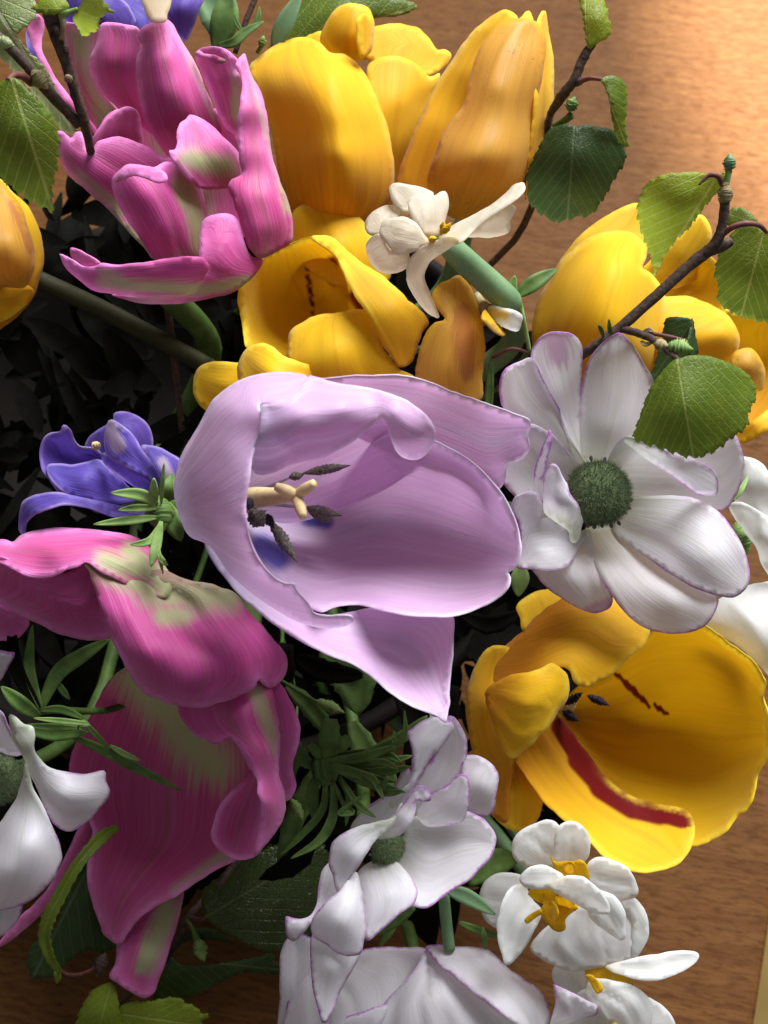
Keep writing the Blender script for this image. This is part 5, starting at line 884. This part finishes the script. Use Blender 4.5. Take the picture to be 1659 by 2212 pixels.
f.petal([(1395,445),(1400,390),(1425,350),(1480,342),(1540,370),(1600,440),(1500,460)], [(1398,440,110),(1430,352,110),(1595,438,130),(1490,400,125)], (1600,450,1410,380), mat='leaf', name='leaf', teeth=(4, 20), thick=.00025)
f.petal([(1405,530),(1360,610),(1330,690),(1318,770),(1345,840),(1340,930),(1400,985),(1450,1020),(1540,1045),(1650,1065),(1800,1020),(1820,600),(1720,520),(1640,475),(1560,452),(1480,460)], [(1410,530,120),(1330,700,100),(1345,930,70),(1640,1060,50),(1800,800,90),(1640,480,140),(1540,750,130)], (1640,470,1480,1060), mat='leaf', name='leaf', teeth=(6, 24), thick=.00025)
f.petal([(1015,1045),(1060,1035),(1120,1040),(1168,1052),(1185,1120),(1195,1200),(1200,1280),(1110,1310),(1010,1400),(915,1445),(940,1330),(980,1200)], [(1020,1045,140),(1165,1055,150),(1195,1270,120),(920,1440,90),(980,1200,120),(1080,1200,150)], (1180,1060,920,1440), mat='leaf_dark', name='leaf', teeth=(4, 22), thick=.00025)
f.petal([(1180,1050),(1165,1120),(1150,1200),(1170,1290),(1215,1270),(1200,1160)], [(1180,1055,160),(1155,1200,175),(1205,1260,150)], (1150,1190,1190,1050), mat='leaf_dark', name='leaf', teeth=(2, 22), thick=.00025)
f.petal([(1060,1312),(1100,1300),(1160,1282),(1230,1280),(1300,1290),(1350,1305),(1420,1330),(1520,1385),(1560,1440),(1588,1500),(1572,1570),(1540,1640),(1530,1720),(1480,1770),(1420,1810),(1330,1880),(1200,1925),(1080,1905),(950,1862),(800,1805),(815,1740),(840,1670),(870,1580),(905,1490),(970,1400)],
        [(1065,1315,225),(1300,1292,225),(1520,1390,200),(1580,1510,190),(1530,1720,195),(1330,1880,195),(1080,1900,200),(805,1800,195),(870,1580,210),(970,1400,220),(1150,1600,250),(1350,1550,230),(1000,1680,235)], (1085,1305,1185,1925), mat='leaf', name='leaf', teeth=(7, 26), thick=.00025, fold=-6)
f.stem(8, 'twig', base=(1095+.34*380, 331.8+.34*1345, 38), via=((1130, 900, -300),))

f = Thing('birch_twig', 'birch twig with a glossy leaf and a curled leaf, hanging below the huge pink tulip', 'birch twig', (1000, 1440, -80), 'G', -340, 'leaf', GB)
f.tube([(1180,1300,-120,9),(1060,1420,-60,10),(1010,1480,-40,10),(930,1640,-40,9),(800,1800,-50,9),(640,1950,-40,9),(600,2150,-40,9)], 'twig', 'twig', knob=.06)
f.tube([(1020,1470,-30,5),(1070,1480,-10,5),(1120,1470,20,4)], 'twig_red', 'petiole')
f.tube([(1010,1480,-30,6),(1045,1540,-10,7),(1065,1600,0,9)], 'green', 'shoot')
f.blob((1060,1580,0),(1105,1710,10),17,'green_light','bud')
f.blob((570,1660,20),(520,1790,30),18,'twig','bud_scar')
f.tube([(510,1745,30,4),(440,1775,120,4),(370,1780,200,4),(320,1755,260,4)], 'twig_red', 'petiole')
f.strip(((325,1770,260),(270,1690,310),(238,1580,330),(260,1480,340),(320,1360,340),(400,1215,330),(480,1110,300),(560,1030,250),(640,980,160)), 26, 'leaf', 'leaf', cup=.6, teeth=.14, prof=(.4,.8,1,1.1,1,.9,.9,1,.5))
f.strip(((300,1760,255),(310,1790,256),(305,1830,250)), 16, 'leaf', 'leaf')
f.petal([(1110,1472),(1088,1400),(1092,1330),(1140,1280),(1220,1225),(1350,1140),(1480,1080),(1650,1040),(1780,1130),(1790,1300),(1750,1440),(1700,1560),(1620,1600),(1570,1640),(1480,1662),(1390,1645),(1290,1600),(1200,1545)],
        [(1110,1470,40),(1092,1340,20),(1350,1145,20),(1650,1045,-40),(1780,1250,-20),(1700,1550,-10),(1560,1640,10),(1390,1640,30),(1200,1540,40),(1350,1380,60),(1550,1400,40),(1250,1400,60)], (1110,1470,1760,1080), mat='leaf_gloss', name='leaf', teeth=(7, 24), thick=.00025, fold=-10)
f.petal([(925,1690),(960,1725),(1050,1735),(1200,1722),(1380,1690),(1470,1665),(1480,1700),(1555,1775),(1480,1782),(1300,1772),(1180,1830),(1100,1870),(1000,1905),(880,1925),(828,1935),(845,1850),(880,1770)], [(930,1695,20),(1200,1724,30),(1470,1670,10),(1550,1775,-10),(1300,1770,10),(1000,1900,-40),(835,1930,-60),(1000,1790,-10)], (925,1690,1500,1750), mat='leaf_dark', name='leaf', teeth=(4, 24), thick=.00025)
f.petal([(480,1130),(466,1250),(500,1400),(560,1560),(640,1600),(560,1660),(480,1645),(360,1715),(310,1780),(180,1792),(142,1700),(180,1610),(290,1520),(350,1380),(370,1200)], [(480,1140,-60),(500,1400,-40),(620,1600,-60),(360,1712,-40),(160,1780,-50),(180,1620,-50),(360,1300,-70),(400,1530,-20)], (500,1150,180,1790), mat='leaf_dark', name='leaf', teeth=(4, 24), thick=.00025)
f.petal([(490,1870),(540,1840),(600,1825),(630,1870),(645,1960),(660,2150),(400,2150),(430,1980),(465,1910)], [(495,1870,10),(600,1830,20),(650,2100,-10),(420,2100,-10),(540,2000,40)], (600,1830,500,2200), mat='leaf_bright', name='leaf', teeth=(5, 24), thick=.00025)
f.petal([(640,1965),(700,1930),(800,1925),(900,1905),(960,1905),(1000,1935),(1050,1950),(1080,1985),(1125,2000),(1090,2040),(1110,2110),(1100,2180),(640,2180)], [(645,1965,10),(900,1910,20),(1120,2000,0),(1090,2150,-20),(660,2150,-20),(850,2050,30)], (640,1990,1130,2060), mat='leaf_bright', name='leaf', teeth=(5, 24), thick=.00025)
f.petal([(930,1640),(1000,1560),(1060,1530),(1160,1540),(1250,1600),(1120,1590),(1030,1590)], [(935,1640,-40),(1060,1532,-30),(1240,1598,-40),(1040,1580,-20)], (1000,1480,950,1640), mat='leaf_dark', name='leaf', teeth=(2, 20), thick=.00025)
f.stem(9, 'twig', base=(.4*1180, 1393.5+.4*1300, -180), via=((600, 1700, -420),))

# small green buds on thin stalks in the gaps
for (a, b, st, lab) in ((((680,1512),(745,1540),[(560,1440),(640,1490),(690,1520)]), 0, 0, 'thin stalk with a pale bud in the dark gap under the lilac tulip'),
                        (((628,1725),(655,1772),[(600,1640),(612,1690),(632,1735)]), 0, 0, 'pale bud beside the drooping pink tulip edge')):
    f = Thing('green_bud', lab, 'flower bud', (a[2][0][0], a[2][0][1], -260), 'Z', 0, 'green')
    f.tube([(p[0], p[1], -220 + 30 * i, 4) for i, p in enumerate(a[2])], 'green', 'stalk')
    f.blob((*a[0], -160), (*a[1], -140), 13, 'green_light', 'bud')
    f.stem(5, 'green', base=(a[2][0][0], a[2][0][1], -220))

f = Thing('anemone_leaf', 'dark lobed leaves filling the gap between the lilac tulip tip and the pink tulip', 'leaf', (760, 1480, -330), 'Z', 0, 'green')
for P, w, m in ((((700,1400,-240),(760,1460,-200),(775,1545,-190)),95,'green'), (((640,1420,-230),(700,1450,-200),(790,1460,-190)),50,'green_gap_shade'), (((620,1480,-220),(680,1540,-180),(720,1600,-170)),40,'green'), (((860,1500,-260),(900,1560,-230),(880,1660,-220)),60,'green_gap_shade'), (((620,1390,-260),(600,1500,-240),(640,1620,-240)),70,'green_gap_shade'),
                (((980,1480,-260),(960,1600,-240),(1000,1700,-240)),60,'green_gap_shade'), (((1000,1330,-240),(1060,1350,-220),(1130,1320,-220)),40,'green_gap_shade'), (((800,1380,-260),(880,1420,-250),(980,1400,-250)),70,'green_gap_shade'), (((640,1600,-200),(600,1700,-200),(560,1800,-220)),60,'green'), (((700,1640,-180),(640,1760,-180),(600,1880,-200)),46,'green'),
                (((560,1560,-260),(590,1660,-250),(560,1760,-260)),70,'green_gap_shade'), (((760,1560,-240),(800,1640,-220),(860,1700,-220)),60,'green'), (((680,1780,-170),(640,1860,-180),(560,1900,-200)),50,'green_gap_shade')):
    f.strip(P, w, m, 'leaf', cup=.35, teeth=.1)
f.stem(8, 'green', via=((740, 1420, -520),))
# grassy anemone leaves at the left
f = Thing('anemone_leaf', 'narrow forked green leaves lying across the dark inside of the drooping pink tulip', 'leaf', (280, 700, 40), 'P', 0, 'green')
for P, w, m in ((((290,745,110),(140,640,150),(5,520,150)),34,'green'), (((640,790,140),(450,770,150),(240,750,150)),12,'green_light'), (((570,820,130),(380,815,140),(165,800,140)),16,'green'), (((600,770,130),(690,870,110),(800,980,80)),12,'green'),
                (((480,860,110),(800,1010,70),(1000,1120,50),(1310,1272,30)),22,'green'), (((790,945,80),(900,1010,80),(1015,1055,75)),12,'green_light'), (((170,830,100),(400,870,110),(640,850,110)),26,'green'), (((280,690,80),(450,690,110),(620,760,130)),18,'green'),
                (((280,690,60),(120,400,40),(70,-20,30)),30,'green_gap_shade'), (((290,680,60),(210,400,40),(230,80,30)),24,'green'), (((290,680,50),(420,420,40),(600,290,30),(790,178,20)),34,'green'), (((400,480,40),(450,550,40),(500,615,40)),14,'green')):
    f.strip(P, w, m, 'leaf', cup=.3)
f.blob((560,790,130),(650,800,140),9,'green_light','node')
f.stem(8, 'green', base=(.3*280, 1327+.3*700, 30), via=((300, 1500, -260),))

# greens at the back
f = Thing('leafy_sprig', 'broad green leaf and thin stalks at the back between the violet anemone and yellow tulip', 'leaf sprig', (430, 230, -80), 'B', -260, 'leaf')
f.petal([(240,230),(300,130),(380,20),(480,-40),(640,-60),(780,-20),(870,5),(910,28),(840,68),(720,82),(640,120),(480,190),(380,240)], [(250,225,-60),(480,-40,-60),(905,28,-80),(640,120,-60),(400,230,-50),(560,50,-30)], (250,230,905,28), name='leaf', thick=.00025, teeth=(3, 30))
f.strip(((265,215,-10),(310,110,10),(390,-40,20)), 40, 'green_blue', 'leaf', cup=.3)
f.tube([(90,240,-20,6),(130,120,-10,7),(190,-30,0,7)], 'twig', 'stalk')
f.strip(((10,205,0),(80,190,20),(140,140,20),(220,95,10)), 22, 'green', 'leaf'); f.strip(((60,-30,-40),(40,100,-40),(0,240,-60)), 60, 'green', 'leaf')
f.strip(((-60,-20,-60),(20,80,-60),(20,200,-60)), 80, 'green_blue', 'leaf'); f.strip(((130,150,0),(95,100,0),(85,60,0)), 10, 'green', 'leaf'); f.strip(((150,140,0),(190,90,0),(200,30,0)), 12, 'green', 'leaf')
f.tube([(190,235,10,5),(205,215,20,5),(215,195,25,7)], 'green', 'stalk'); f.blob((205,215,20),(220,160,30),10,'green_light','bud')
f.stem(9, 'green')
f = Thing('daffodil_leaf', 'small green shoots beside the daffodil stem and plump yellow tulip', 'leaf', (1355, 1400, -60), 'B', -60, 'green')
f.strip(((1340,1350,0),(1335,1310,10),(1350,1240,20)), 24, 'green_light', 'leaf'); f.strip(((1360,1330,-10),(1440,1270,-10),(1540,1210,-30)), 34, 'green', 'leaf')
f.tube([(1365,1330,0,5),(1385,1420,0,5),(1400,1500,-20,5),(1415,1580,-40,5)], 'green_light', 'stalk'); f.tube([(1250,1610,-60,4),(1330,1570,-40,4),(1410,1585,-40,4)], 'twig_red', 'stalk')
f.strip(((1230,1900,-120),(1235,1760,-110),(1245,1600,-100)), 18, 'green', 'leaf')
f.stem(6, 'green', base=(464.5+.48*1415, .48*1580, -100))

# ---- added leaves between the stems, gap shade put into their near black colour
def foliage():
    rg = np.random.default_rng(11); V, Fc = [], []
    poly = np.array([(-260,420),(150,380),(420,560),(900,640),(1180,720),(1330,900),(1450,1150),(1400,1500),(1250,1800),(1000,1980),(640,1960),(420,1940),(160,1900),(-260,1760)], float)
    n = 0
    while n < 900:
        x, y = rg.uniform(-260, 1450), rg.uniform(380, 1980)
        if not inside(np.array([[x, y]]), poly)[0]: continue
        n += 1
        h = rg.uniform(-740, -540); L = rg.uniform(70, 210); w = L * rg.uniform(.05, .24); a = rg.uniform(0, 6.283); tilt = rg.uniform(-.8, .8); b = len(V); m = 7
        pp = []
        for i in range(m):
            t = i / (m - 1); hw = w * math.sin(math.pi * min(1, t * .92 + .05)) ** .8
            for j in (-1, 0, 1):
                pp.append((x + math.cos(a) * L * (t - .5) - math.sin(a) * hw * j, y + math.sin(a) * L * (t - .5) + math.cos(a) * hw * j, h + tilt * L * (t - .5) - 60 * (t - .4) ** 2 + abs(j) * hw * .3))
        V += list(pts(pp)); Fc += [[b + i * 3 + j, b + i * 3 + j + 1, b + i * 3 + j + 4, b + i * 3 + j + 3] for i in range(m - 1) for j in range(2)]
    o = link_mesh('foliage', V, Fc, 'green_gap_shade'); o['kind'] = 'stuff'
    o['label'] = 'added mass of leaves in the gaps between the flowers, coloured near black as shade'; o['category'] = 'foliage'
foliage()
